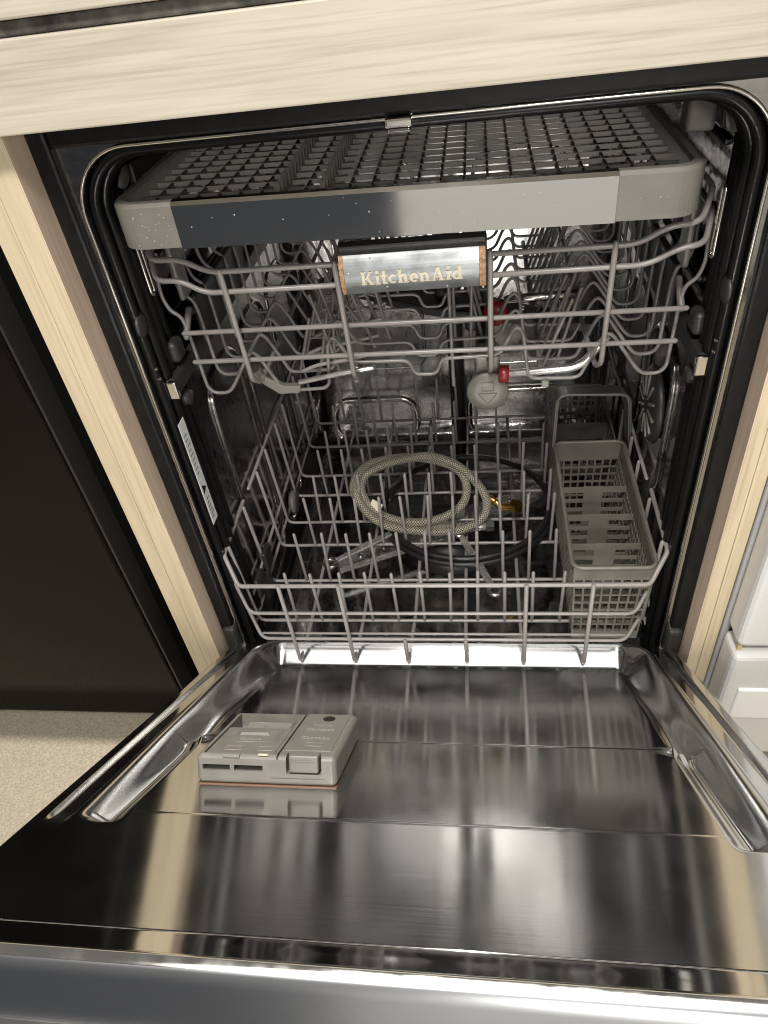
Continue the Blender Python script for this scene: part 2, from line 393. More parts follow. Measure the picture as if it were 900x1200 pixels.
# outer black trim, flange, bead and gasket
fb = 0.010
box('side_trim', (-0.3048, -0.006, -0.06), (-0.2870, 0.06, 0.6190), black, dw, 0.003)
box('side_trim', (0.2870, -0.006, -0.06), (0.3048, 0.06, 0.6190), black, dw, 0.003)
box('top_trim', (-0.2868, -0.005, 0.5968), (0.2868, 0.06, 0.6188), black, dw, 0.003)
# stainless flange plate with rounded opening
def flange():
    inn = rrect(-TX + 0.0, TX - 0.0, TB, TT, 0.055, 10, 0.03); n = len(inn)
    V = []; F = []
    for x, z in inn: V.append((x, 0.0005, z))
    for x, z in inn:
        sx = 1 if x > 0 else -1
        if abs(x) > TX - 0.056 and z > TT - 0.056:
            f = 1.0
            V.append((sx * 0.2868, 0.0005, 0.5966) if abs(abs(x) - (TX - .016)) < 0.012 else ((x if abs(x) < TX - .016 else sx * .2868), 0.0005, (0.5966 if abs(x) < TX - .016 else z)))
        elif z >= TT - 0.056: V.append((x, 0.0005, 0.5966))
        else: V.append((sx * 0.2868, 0.0005, z))
    for k in range(n):
        k2 = (k + 1) % n; F.append((k, k2, n + k2, n + k))
    return pyd('flange', V, F, tub_m, dw)
flange()
lp = rrect(-TX - 0.0005, TX + 0.0005, TB, TT + 0.0005, 0.055, 12, 0.03)
lp = [q for q in lp if q[1] > -0.005]
i0 = max(range(len(lp)), key=lambda i: (lp[i][0] > 0) * 10 - lp[i][1])
top = sorted([q for q in lp], key=lambda q: 0)
path = [(0.2800, -0.06)] + rrect(-TX - 0.001, TX + 0.001, TB, TT + 0.001, 0.055, 12, 0.03)[:26] + [(-0.2800, -0.06)]
tube('bead', [(a, -0.0015, b) for a, b in path], 0.0016, chrome, dw, 8)
def loop_path(ins, r=0.052): return [(0.2800 - ins, -0.07)] + rrect(-TX - 0.001 + ins, TX + 0.001 - ins, TB, TT + 0.001 - ins, r, 12, 0.03)[:26] + [(-0.2800 + ins, -0.07)]
tube('gasket', [(a, 0.011, b) for a, b in loop_path(0.0055)], 0.0052, rubber, dw, 8)
tube('gasket', [(a, 0.026, b) for a, b in loop_path(0.0075)], 0.0065, rubber, dw, 8)
tube('gasket', [(a, 0.044, b) for a, b in loop_path(0.0065)], 0.0062, rubber, dw, 8)
tube('gasket', [(a, 0.062, b) for a, b in loop_path(0.0055)], 0.0052, rubber, dw, 8)
# latch strike at top centre
lt = box('latch_strike', (-0.0105, -0.012, 0.5895), (0.0105, 0.004, 0.5966), chrome, dw, 0.002)
box('latch_hook', (-0.009, -0.013, 0.5860), (0.009, -0.004, 0.5893), trim_m, lt, 0.0015)
# side hardware
for sx in (-1, 1):
    lathe('stop_cap', [(0.0005, 0), (0.011, 0.0), (0.0125, 0.002), (0.010, 0.0045), (0.003, 0.0055)], (sx * 0.2735, 0.012, 0.433), (-sx, 0, 0), plastic_dk, dw, 20)
    for z in (0.386, 0.3745):
        lathe('screw', [(0.0032, 0), (0.0032, 0.0015), (0.002, 0.003), (0.0008, 0.0034)], (sx * 0.273, 0.010, z), (-sx, 0, 0), chrome, dw, 10)
    for z in (0.125, 0.112):
        lathe('screw', [(0.0030, 0), (0.0030, 0.0015), (0.002, 0.003), (0.0008, 0.0034)], (sx * 0.273, 0.010, z), (-sx, 0, 0), chrome, dw, 10)
    lp = rrect(0.036, 0.044, 0.452, 0.512, 0.0038, 5)
    tube('rail_guide', [(sx * 0.2625, a, b) for a, b in lp], 0.0018, chrome, dw, 8, True)
    # slide rail of the upper rack
    rl = box('slide_rail', (min(sx * 0.262, sx * 0.272), 0.02, 0.346), (max(sx * 0.262, sx * 0.272), 0.56, 0.366), plastic_dk, dw, 0.002)
    box('rail_cap', (min(sx * 0.259, sx * 0.2735), 0.013, 0.346), (max(sx * 0.259, sx * 0.2735), 0.0195, 0.3665), chrome, rl, 0.0015)
    box('rail_roller', (min(sx * 0.259, sx * 0.272), 0.042, 0.372), (max(sx * 0.259, sx * 0.272), 0.066, 0.396), plastic_dk, dw, 0.006, 4)
    lathe('rail_roller', [(0.002, 0), (0.0085, 0.0), (0.0095, 0.002), (0.0085, 0.009), (0.002, 0.010)], (sx * 0.271, 0.045, 0.330), (-sx, 0, 0), plastic_dk, dw, 18)
    # wheel of the side vent (right) / soap nozzle ring
    lathe('tray_wheel', [(0.004, 0), (0.015, 0.0), (0.016, 0.003), (0.012, 0.006), (0.004, 0.007)], (sx * 0.268, 0.06, 0.562), (-sx, 0, 0), plastic, dw, 20)
    box('tray_rail', (min(sx * 0.262, sx * 0.272), 0.08, 0.545), (max(sx * 0.262, sx * 0.272), 0.56, 0.562), plastic_dk, dw, 0.002)
# vent grille ring on the right wall
vt = lathe('vent_cap', [(0.004, 0), (0.045, 0), (0.05, 0.004), (0.044, 0.010), (0.02, 0.012), (0.004, 0.012)], (0.272, 0.17, 0.215), (-1, 0, 0), plastic_dk, dw, 32)
for a in range(0, 360, 30):
    c = math.cos(math.radians(a)); s = math.sin(math.radians(a))
    tube('vent_spoke', [(0.2595, 0.17 + c * 0.014, 0.215 + s * 0.014), (0.2600, 0.17 + c * 0.040, 0.215 + s * 0.040)], 0.0018, plastic, vt, 6)
# sticker on the left flange
st = box('sticker', (-0.2728, 0.0005, 0.178), (-0.2723, 0.0175, 0.322), sticker, dw)
st.location.x = 0.0075
parts = []
for k in range(9):
    z = 0.305 - k * 0.0065; w_ = random.uniform(0.006, 0.011)
    for q in range(2): parts.append(box_data((-0.2722, 0.004 + q * .0012, z - 0.0016), (-0.2720, 0.004 + w_, z - 0.0008)))
for k in range(6):
    z = 0.215 - k * 0.0055; parts.append(box_data((-0.2722, 0.004, z - 0.0012), (-0.2720, 0.004 + random.uniform(0.006, 0.011), z)))
V, F = join_data(parts); pyd('printed_lines', V, F, ink, st)
pyd('warning_triangle', [(-0.2720, 0.004, 0.222), (-0.2720, 0.014, 0.228), (-0.2720, 0.004, 0.236)], [(0, 1, 2)], ink, st)
# sill, floor of the tub, lower spray arm, sump
box('sill', (-0.262, 0.012, -0.085), (0.262, 0.034, -0.066), trim_m, dw, 0.003)
sp = lathe('sump_filter', [(0.01, 0), (0.09, 0), (0.09, 0.004), (0.055, 0.008), (0.05, 0.020), (0.01, 0.022)], (0.0, 0.30, -0.134), (0, 0, 1), plastic_dk, dw, 36)
def spray_arm(name, c, ang, half, parent, material, th=0.007):
    poly = [(-half, -0.010), (-half * 0.5, -0.018), (-0.03, -0.03), (0.03, -0.03), (half * 0.5, -0.018), (half, -0.010), (half, 0.010), (half * 0.5, 0.018), (0.03, 0.03), (-0.03, 0.03), (-half * 0.5, 0.018), (-half, 0.010)]
    ca, sa = math.cos(ang), math.sin(ang)
    o = prism(name, [(c[0] + a * ca - b * sa, c[1] + a * sa + b * ca) for a, b in poly], 'z', c[2], c[2] + th * 2, material, parent, 0.003)
    for q in (-0.8, -0.6, -0.4, 0.35, 0.55, 0.75):
        lathe('nozzle', [(0.005, 0), (0.004, 0.003), (0.002, 0.003)], (c[0] + q * half * ca, c[1] + q * half * sa, c[2] + th * 2), (0, 0, 1), chrome, o, 10)
    return o
spray_arm('lower_spray_arm', (0, 0.30, -0.108), 0.5, 0.21, dw, steel_w)
# feed tube on the back wall
tube('feed_tube', [(0.01, 0.585, -0.12), (0.01, 0.585, 0.30), (0.01, 0.40, 0.315)], 0.014, plastic_dk, dw, 12, bend=0.05)
box('feed_block', (0.030, 0.575, 0.12), (0.062, 0.60, 0.30), plastic_dk, dw, 0.006, 3)

# ---- door (door frame: x across, u from hinge to handle edge, n off the liner)
ANG = math.radians(34.5); DZ = -0.045
UV_ = Vector((0, -math.cos(ANG), math.sin(ANG))); NV = Vector((0, math.sin(ANG), math.cos(ANG)))
def D(x, u, n): return Vector((x, 0, DZ)) + UV_ * u + NV * n
def base_h(u):
    if u > 0.440: return 0.0
    if u > 0.290: return -0.0085 * (0.440 - u) / 0.150
    return -0.0085 - 0.0215 * (0.290 - u) / 0.280
def liner_h(x, u):
    ax = abs(x)
    # rim with a shallow stepped ledge
    rim = 0.0
    rim -= 0.0035 * smooth01((0.2835 - ax) / 0.003) * smooth01((ax - 0.2640) / 0.003) * (1 - smooth01((u - 0.44) / 0.03))
    rim -= 0.004 * smooth01((ax - 0.2935) / 0.003)
    b = base_h(u)
    if u > 0.475: return rim if ax > 0.262 else 0.0
    # rounded tray boundary (distance inside)
    hw, r, u0 = 0.262, 0.040, -0.006
    dx = ax - (hw - r); du = (u0 + r) - u
    if dx > 0 and du > 0: d = r - math.hypot(dx, du)
    else: d = min(hw - ax, u - u0)
    wside = smooth01(d / 0.032)
    w2 = max(0.0, min(1.0, d / 0.016)); w2 = w2 * 0.75 + smooth01(w2) * 0.25
    k2 = smooth01((0.050 - u) / 0.02) * smooth01((hw - 0.018 - ax) / 0.02)
    wside = wside * (1 - k2) + w2 * k2
    # gutter along both sides
    gw = smooth01((ax - 0.2215) / 0.009) * (1 - smooth01((u - 0.444) / 0.018))
    gdepth = 0.010 * smooth01((u - 0.20) / 0.10) + 0.003
    fl_ = b - gdepth * gw
    # ledge inside the gutter for the upper half, and a knot where the crease meets it
    if u > 0.285:
        fl_ += 0.005 * gw * smooth01((0.238 - ax) / 0.006)
    kn = math.exp(-((u - 0.293) / 0.009) ** 2 - ((ax - 0.229) / 0.009) ** 2)
    fl_ += 0.006 * kn
    endw = 1 - smooth01((u - 0.447) / 0.020)
    if ax < 0.262: fl_ -= 0.0007 * math.exp(-((u - 0.290) / 0.0011) ** 2) + 0.0006 * math.exp(-((u - 0.4425) / 0.0010) ** 2)
    h = rim * (1 - wside) + fl_ * wside
    return h * endw + (rim if ax > 0.262 else 0.0) * (1 - endw)
def door_liner():
    nx = 300; us = []
    u = -0.035
    while u < 0.567:
        us.append(u); u += 0.0005 if (0.286 < u < 0.294 or 0.439 < u < 0.446) else 0.0012 if (u < 0.03 or 0.27 < u < 0.31 or 0.43 < u < 0.48) else 0.003
    us.append(0.567)
    xs = [-0.297 + 0.594 * i / nx for i in range(nx + 1)]
    V = [D(x, u, liner_h(x, u) + random.uniform(-1, 1) * 0) for u in us for x in xs]
    w = nx + 1
    F = [(j * w + i, j * w + i + 1, (j + 1) * w + i + 1, (j + 1) * w + i) for j in range(len(us) - 1) for i in range(nx)]
    me = bpy.data.meshes.new('door_liner'); me.from_pydata(V, [], F); me.update()
    uvl = me.uv_layers.new(name='UVMap')
    flat = [0.0] * (2 * len(me.loops)); co_ = [(x, u) for u in us for x in xs]
    for i, l in enumerate(me.loops):
        flat[2 * i], flat[2 * i + 1] = co_[l.vertex_index]
    uvl.data.foreach_set('uv', flat)
    return link('door', me, door_m, dw, True)
door = door_liner()
# handle-end strip, bead and outer skin (swept along x)
def door_sweep(name, prof, material, x0=-0.297, x1=0.297, smooth=True):
    V = []; F = []; n = len(prof); NX = 12
    for i in range(NX + 1):
        x = x0 + (x1 - x0) * i / NX
        for u, h in prof: V.append(D(x, u, h))
    for i in range(NX):
        for k in range(n - 1): F.append((i * n + k, (i + 1) * n + k, (i + 1) * n + k + 1, i * n + k + 1))
    return pyd(name, V, F, material, door, smooth)
door_sweep('edge_strip', [(0.5671, -0.0004), (0.5675, -0.0007), (0.5685, -0.0008), (0.576, -0.0010), (0.5834, -0.0012)], door_edge_m)
bp = [(0.5834, -0.0013), (0.5838, -0.0008), (0.5846, -0.0007), (0.5862, -0.0014), (0.5880, -0.0027), (0.5894, -0.0040), (0.5899, -0.0047)]
door_sweep('edge_bead', bp, chrome)
door_sweep('control_face', [(0.5899, -0.0048), (0.5908, -0.0062), (0.5918, -0.0140), (0.5930, -0.0280), (0.5940, -0.0400)], mat('brushed_face', (0.50, 0.51, 0.53), 0.28, 1.0, noise=0.1, nscale=8))
door_sweep('lower_bead', [(0.5940, -0.0401), (0.5955, -0.0403), (0.5972, -0.0415), (0.5978, -0.0435), (0.5970, -0.0460)], chrome)
door_sweep('front_panel', [(0.5970, -0.0460), (0.590, -0.056), (0.0, -0.056), (-0.03, -0.056)], mat('front_steel', (0.5, 0.5, 0.5), 0.3, 1.0))
for sx in (-1, 1):
    V = []; F = []; us = [-0.035 + (0.587 + 0.035) * k / 30 for k in range(31)]
    for u in us: V += [D(sx * 0.297, u, -0.004), D(sx * 0.2975, u, -0.056)]
    F = [(2 * k, 2 * k + 1, 2 * k + 3, 2 * k + 2) for k in range(30)]
    pyd('side_skin', V, F, black, door)
box('sensor_hole', (-0.004, 0, 0), (0.006, 0.006, 0.002), rubber, door, 0.0008, xf=lambda c: D(c.x - 0.004, 0.5918 + c.z * 0.5, -0.0250 - c.y))
# hinge covers in the lower corners
for sx in (-1, 1):
    box('hinge_cover', (min(sx * 0.283, sx * 0.302), -0.012, -0.055), (max(sx * 0.283, sx * 0.302), 0.04, -0.004), plastic_dk, dw, 0.006, 3)

# ---- detergent dispenser on the door
def B(x, u, n): return D(x, u, base_h(0.33) + n - (0.33 - u) * 0.0567)
def bx(name, lo, hi, material, parent, bev=0.0, seg=2): return box(name, lo, hi, material, parent, bev, seg, xf=lambda c: B(c.x, c.y, c.z))
X0, X1, U0, U1, HH = -0.187, -0.066, 0.287, 0.392, 0.0265
ds = bx('dispenser', (X0, U0, 0.0005), (X1, U1, HH), disp_m, dw, 0.0052, 4)
def carve(o, boxes):
    cut = [box('cutter', lo_, hi_, None, None, bv, 2, xf=lambda c: B(c.x, c.y, c.z)) for lo_, hi_, bv in boxes]
    for c in cut:
        md = o.modifiers.new('cut', 'BOOLEAN'); md.operation = 'DIFFERENCE'; md.object = c; md.solver = 'EXACT'
    dg = bpy.context.evaluated_depsgraph_get(); me = bpy.data.meshes.new_from_object(o.evaluated_get(dg))
    o.modifiers.clear(); me.name = o.name; o.data = me
    for c in cut: bpy.data.objects.remove(c)
carve(ds, [((X0 + 0.0060, U0 + 0.0055, HH - 0.0140), (-0.1195, U1 - 0.0045, HH + 0.01), 0.001),
           ((X0 + 0.0060, U1 - 0.012, HH - 0.0135), (-0.1570, U1 + 0.01, HH - 0.0085), 0.0),
           ((-0.1535, U1 - 0.012, HH - 0.0135), (-0.1285, U1 + 0.01, HH - 0.0085), 0.0),
           ((-0.1082, U1 - 0.010, HH - 0.0150), (-0.0782, U1 + 0.01, HH + 0.01), 0.001),
           ((-0.1166, U0 - 0.01, HH - 0.0030), (-0.1148, U1 + 0.01, HH + 0.01), 0.0)])
bx('dispenser_seal', (X0 + 0.0003, U0 + 0.0003, -0.002), (X1 - 0.0003, U1 - 0.0003, 0.0009), mat('brown_seal', (0.10, 0.05, 0.03), 0.5), ds, 0.0003)
LX0, LX1, LU0, LU1 = X0 + 0.0068, -0.1203, U0 + 0.0395, U1 - 0.0053
lid = bx('sliding_lid', (LX0, LU0, HH - 0.0045), (LX1, LU1, HH - 0.0006), disp_m, ds, 0.0010)
gx, gu = (LX0 + LX1) / 2, LU0 + 0.010
gp = [(-0.0190, 0), (0.0190, 0), (0.0140, 0.009), (-0.0140, 0.009)]
V = [B(gx + a, gu + b, HH - 0.0007) for a, b in gp] + [B(gx + a * 0.86, gu + 0.0008 + b * 0.75, HH + 0.0016) for a, b in gp]
pyd('lid_grip', V, [(7, 6, 5, 4), (0, 1, 5, 4), (1, 2, 6, 5), (2, 3, 7, 6), (3, 0, 4, 7)], disp_m, lid)
tube('lid_outline', [B(a, b, HH - 0.0006) for a, b in ((LX0 + 0.010, gu - 0.004), (LX1 - 0.006, gu - 0.004), (LX1 - 0.009, gu + 0.024), (LX0 + 0.006, gu + 0.024))], 0.0004, disp_m, lid, 4, True)
bx('cup', (X0 + 0.0150, U0 + 0.0110, HH - 0.0138), (-0.1255, LU0 - 0.002, HH - 0.0060), plastic, ds, 0.0022, 3)
tube('cup_lip', [B(a, b, HH - 0.0060) for a, b in ((X0 + 0.0165, U0 + 0.0125), (-0.127, U0 + 0.0125), (-0.127, LU0 - 0.0035), (X0 + 0.0165, LU0 - 0.0035))], 0.0007, disp_m, ds, 6, True)
rc = bx('rinse_cover', (-0.1125, U0 + 0.0040, HH - 0.002), (-0.0725, U1 - 0.0125, HH + 0.0008), disp_m, ds, 0.0007)
lathe('indicator_window', [(0.0058, 0), (0.0058, 0.0008), (0.005, 0.0006), (0.001, 0.0006)], B(-0.0905, U0 + 0.018, HH + 0.0006), NV, ink, rc, 20)
lat = bx('latch', (-0.1058, U1 - 0.0115, HH - 0.0138), (-0.0806, U1 + 0.0010, HH + 0.0012), disp_m, ds, 0.0020, 3)
bx('latch_ridge', (-0.1035, U1 - 0.0008, HH - 0.0035), (-0.0830, U1 + 0.0016, HH - 0.0024), disp_m, lat, 0.0004)
bx('thumb_notch', (-0.163, U1 - 0.0040, HH - 0.0022), (-0.148, U1 + 0.0004, HH + 0.0006), plastic, ds, 0.0006)
bx('seam', (-0.122, U1 - 0.001, 0.0075), (-0.075, U1 + 0.0002, 0.0079), plastic_dk, ds)
def text_mesh(name, s, size, place, material, parent, extrude=0.0003, bold=0.0):
    cu = bpy.data.curves.new(name, 'FONT'); cu.body = s; cu.size = size; cu.align_x = 'CENTER'; cu.extrude = extrude; cu.offset = bold; cu.resolution_u = 3
    o = bpy.data.objects.new(name, cu); COL.objects.link(o)
    dg = bpy.context.evaluated_depsgraph_get(); me = bpy.data.meshes.new_from_object(o.evaluated_get(dg))
    bpy.data.objects.remove(o)
    for v in me.vertices: v.co = place(v.co)
    me.name = name; me.materials.clear()
    return link(name, me, material, parent)
def on_disp(cx, cu_, h): return lambda c: B(cx + c.x, cu_ - c.y, HH + h + c.z)
text_mesh('lettering', 'Cascade', 0.0078, on_disp(-0.0925, U0 + 0.047, 0.0009), label_mk, rc)
text_mesh('lettering', 'Cascade', 0.0078, on_disp(-0.0925, U0 + 0.067, 0.0009), label_mk, rc)
text_mesh('lettering', 'RINSE AID', 0.0040, on_disp(-0.0925, U0 + 0.035, 0.0009), label_mk, rc)
text_mesh('lettering', 'Cascade', 0.0060, on_disp(-0.151, U0 + 0.069, -0.0005), label_mk, lid)
text_mesh('lettering', 'HEAVY', 0.0036, on_disp(-0.155, U0 + 0.026, -0.0058), label_mk, ds)
for a, b in ((-0.137, -0.124), (-0.166, -0.152)):
    lpp = [(a, U0 + 0.084), (b, U0 + 0.084), (b, U0 + 0.092), (a, U0 + 0.092)]
    tube('lid_mark', [B(q[0], q[1], HH - 0.0005) for q in lpp], 0.0003, label_mk, lid, 4, True)
lpp = [(-0.097, U0 + 0.076), (-0.083, U0 + 0.076), (-0.083, U0 + 0.083), (-0.097, U0 + 0.083)]
tube('cover_mark', [B(q[0], q[1], HH + 0.0009) for q in lpp], 0.0003, label_mk, rc, 4, True)
bx('tape_scrap', (-0.132, U1 - 0.0035, HH + 0.0001), (-0.124, U1 - 0.0010, HH + 0.0006), cream, ds)

# ------------------------------------------------------------------ lower rack
lr = thing('lower_rack', 'grey wire lower dish rack with rows of upright tines above the open door', 'dish rack', (0, 0.26, -0.06))
WR = 0.0024
def W(pts, parent, r=WR, bend=0.010, material=None, name='wire'): return tube(name, pts, r, material or nylon, parent, 8, bend=bend)
HWx = 0.271; FY = -0.020
ROWS = [0.040, 0.118, 0.196, 0.251, 0.321, 0.376, 0.465, 0.545]
ZR = -0.045
for sz in (0.0915,):
    tube('top_rail', fillet([(-HWx, 0.113, 0.120), (-HWx, 0.010, 0.118), (-0.2505, FY, sz), (0.2470, FY, sz), (HWx - 0.002, 0.010, 0.116), (HWx - 0.002, 0.117, 0.120)], 0.006), 0.0029, nylon, lr, 8)
W([(-HWx, 0.012, 0.066), (-0.2475, FY, 0.040), (0.2360, FY, 0.040), (HWx - 0.012, 0.012, 0.064)], lr, 0.0024)
W([(-HWx + 0.006, 0.012, 0.010), (-0.2420, FY, -0.0115), (0.2300, FY, -0.0115), (HWx - 0.016, 0.012, 0.006)], lr, 0.0024)
W([(-0.2420, FY + 0.006, -0.0075), (0.2300, FY + 0.006, -0.0075)], lr, 0.0017)
for sx in (-1, 1):
    xx = sx * (HWx if sx < 0 else HWx - 0.003)
    W([(xx, 0.141, 0.119), (xx, 0.545, 0.126)], lr, 0.0024)
    W([(xx, 0.028, -0.002), (xx, 0.545, 0.006)], lr)
    W([(xx, 0.030, -0.040), (xx, 0.545, -0.040)], lr)
for i, y in enumerate(ROWS):
    W([(-HWx + 0.0035, y - 0.018, 0.119), (-HWx + 0.0035, y, ZR), (HWx - 0.0065, y, ZR), (HWx - 0.0065, y - 0.018, 0.119)], lr, 0.0025, 0.012)
# depth wires
DX = [-0.198, -0.122, -0.048, 0.031, 0.106, 0.183]
for i, x in enumerate(DX):
    full = i in (0, 1, 4, 5)
    ztop = 0.0935 if full else -0.0105
    W([(x, FY - 0.0035, ztop), (x, FY - 0.001, -0.059), (x + (0.006 if x < 0 else -0.002), 0.05, -0.0495), (x + (0.006 if x < 0 else -0.002), 0.548, -0.0495)], lr, 0.0027, 0.006)
# tines share one mesh
V, F, _ = tube_data([(0, 0, 0), (0, -0.0005, 0.04), (0, -0.001, 0.0970)], 0.0024, 8)
tine_me = bpy.data.meshes.new('tine'); tine_me.from_pydata([tuple(q) for q in V], [], F); tine_me.update(); tine_me.materials.append(nylon)
for f in tine_me.polygons: f.use_smooth = True
for i, y in enumerate(ROWS):
    for k in range(11):
        if i == 6 and k > 8: continue
        if i == 7 and not (4 <= k <= 8 or k in (0, 1, 2)): continue
        x = -0.2115 + 0.0368 * k
        o = bpy.data.objects.new('tine', tine_me); COL.objects.link(o); o.parent = lr; o.matrix_parent_inverse = Matrix.Translation(-lr.location)
        o.location = (x, y, ZR); o.rotation_euler = (random.uniform(-0.015, 0.02), random.uniform(-0.03, 0.03), 0)
        if i >= 6: o.scale = (1, 1, 0.92)
# grey handle-clips at the left of the rack
for k, (y, z) in enumerate(((0.05, 0.006), (0.10, 0.010), (0.075, -0.022))):
    box('rack_clip', (-HWx + 0.006, y, z - 0.018), (-HWx + 0.013, y + 0.030, z + 0.018), plastic_dk, lr, 0.003, 3)
lathe('rack_wheel', [(0.004, 0), (0.019, 0), (0.021, 0.004), (0.019, 0.010), (0.004, 0.011)], (-0.262, 0.30, -0.040), (-1, 0, 0), plastic, lr, 24)
lathe('rack_wheel', [(0.004, 0), (0.019, 0), (0.021, 0.004), (0.019, 0.010), (0.004, 0.011)], (0.262, 0.30, -0.040), (1, 0, 0), plastic, lr, 24)

# ------------------------------------------------------------------ cutlery basket
bk = thing('cutlery_basket', 'grey plastic lattice cutlery basket with arched handle, right side of lower rack', 'basket', (0.211, 0.12, -0.036))
bx0, bx1, by0, by1, bz0, bz1 = 0.162, 0.2565, -0.002, 0.250, -0.036, 0.101
def lattice(name, fn, n, mrows, w_solid_top, w_solid_bot, span, zlo, zhi, bar, th):
    """grid of bars; fn maps (s, z, d) to world, s in 0..span"""
    parts = []
    def bar_(s0, s1, z0, z1):
        V, F = box_data((s0, 0, z0), (s1, th, z1)); parts.append(([fn(v.x, v.z, v.y) for v in V], F))
    bar_(0, span, zhi - w_solid_top, zhi); bar_(0, span, zlo, zlo + w_solid_bot)
    za, zb = zlo + w_solid_bot, zhi - w_solid_top
    for k in range(n + 1):
        c = bar / 2 + (span - bar) * k / n; bar_(c - bar / 2, c + bar / 2, za, zb)
    for j in range(1, mrows):
        z = za + (zb - za) * j / mrows
        V, F = box_data((bar, th * 0.06, z - bar / 2), (span - bar, th * 0.94, z + bar / 2)); parts.append(([fn(v.x, v.z, v.y) for v in V], F))
    V, F = join_data(parts); return pyd(name, V, F, basket_m, bk)
tp = lambda z: (bz1 - z) / (bz1 - bz0) * 0.006      # taper inwards at the bottom
lattice('front_wall', lambda s, z, d: Vector((bx0 + tp(z) + s * (bx1 - bx0 - 2 * tp(z)) / (bx1 - bx0), by0 + tp(z) + d, z)), 8, 7, 0.022, 0.014, bx1 - bx0, bz0, bz1, 0.0026, 0.0022)
lattice('side_wall', lambda s, z, d: Vector((bx0 + tp(z) + d, by0 + 0.0023 + tp(z) + s, z)), 22, 7, 0.020, 0.012, by1 - by0 - 0.006, bz0, bz1, 0.0026, 0.0022)
lattice('side_wall', lambda s, z, d: Vector((bx1 - tp(z) - d, by0 + 0.0023 + tp(z) + s, z)), 22, 7, 0.020, 0.012, by1 - by0 - 0.006, bz0, bz1, 0.0026, 0.0022)
lattice('rear_wall', lambda s, z, d: Vector((bx0 + tp(z) + s * (bx1 - bx0 - 2 * tp(z)) / (bx1 - bx0), by1 - d, z)), 8, 7, 0.030, 0.012, bx1 - bx0, bz0, bz1, 0.0026, 0.0022)
lattice('base', lambda s, z, d: Vector((bx0 + 0.006 + s, by0 + 0.006 + (z) * 1.0, bz0 + d)), 9, 24, 0.003, 0.003, bx1 - bx0 - 0.012, 0.0, by1 - by0 - 0.01, 0.0028, 0.002)
# rim
rimp = rrect(bx0 - 0.001, bx1 + 0.001, by0 - 0.001, by1, 0.012, 6)
tube('rim', [(a, b, bz1 + 0.001) for a, b in rimp], 0.0026, basket_m, bk, 8, True)
for k, y in enumerate((0.062, 0.118, 0.176)):
    zt = 0.078
    parts = [box_data((0.196, y - 0.0003, bz0 + 0.002), (0.222, y + 0.0021, zt + 0.0003)), box_data((bx0 + 0.004, y, zt - 0.010), (bx1 - 0.004, y + 0.0018, zt - 0.0002))]
    for j in range(6):
        z = bz0 + 0.004 + j * 0.0165
        parts.append(box_data((bx0 + 0.006, y + 0.0001, z), (bx1 - 0.006, y + 0.0017, z + 0.006)))
    V, F = join_data(parts); pyd('divider', V, F, basket_m, bk)
# arched handle: a wide band
def arch():
    pr = fillet([(0.158, 0.095), (0.160, 0.186), (0.259, 0.182), (0.268, 0.093)], 0.016, 6)
    V = []; F = []; n = len(pr)
    y0, y1 = 0.248, 0.283
    cx_ = 0.2125
    for x, z in pr:
        dx_ = (cx_ - x) * 0.05; dz_ = -0.0035 if z > 0.15 else 0.0
        ix = x + (0.0035 if x < cx_ else -0.0035) * (1 if z < 0.178 else 0.4)
        V += [(x, y0, z), (ix, y0, z + dz_), (ix, y1, z + dz_ - 0.008), (x, y1, z - 0.008)]
    for k in range(n - 1):
        for j in range(4):
            j2 = (j + 1) % 4; F.append((4 * k + j, 4 * k + 4 + j, 4 * k + 4 + j2, 4 * k + j2))
    F += [(3, 2, 1, 0), tuple(range(4 * n - 4, 4 * n))]
    return pyd('handle', V, F, basket_m, bk)
arch()
tube('handle_edge', fillet([(0.1585, 0.0, 0.094), (0.1605, 0.0, 0.1855), (0.2585, 0.0, 0.1815), (0.2675, 0.0, 0.092)], 0.016), 0.0017, plastic, bk, 6).location.y = 0.2475
# rear half of the basket
lattice('side_wall', lambda s, z, d: Vector((bx0 + 0.002 + d, 0.2535 + s, z)), 16, 7, 0.015, 0.012, 0.19, bz0, 0.080, 0.0026, 0.0022)
lattice('side_wall', lambda s, z, d: Vector((bx1 - 0.002 - d, 0.2535 + s, z)), 16, 7, 0.015, 0.012, 0.19, bz0, 0.080, 0.0026, 0.0022)
lattice('rear_wall', lambda s, z, d: Vector((bx0 + 0.0045 + s, 0.444 + d, z)), 8, 7, 0.02, 0.012, bx1 - bx0 - 0.009, bz0, 0.080, 0.0026, 0.0022)
lattice('divider', lambda s, z, d: Vector((bx0 + 0.0045 + s, 0.345 + d, z)), 5, 6, 0.03, 0.012, bx1 - bx0 - 0.009, bz0, 0.070, 0.004, 0.0022)

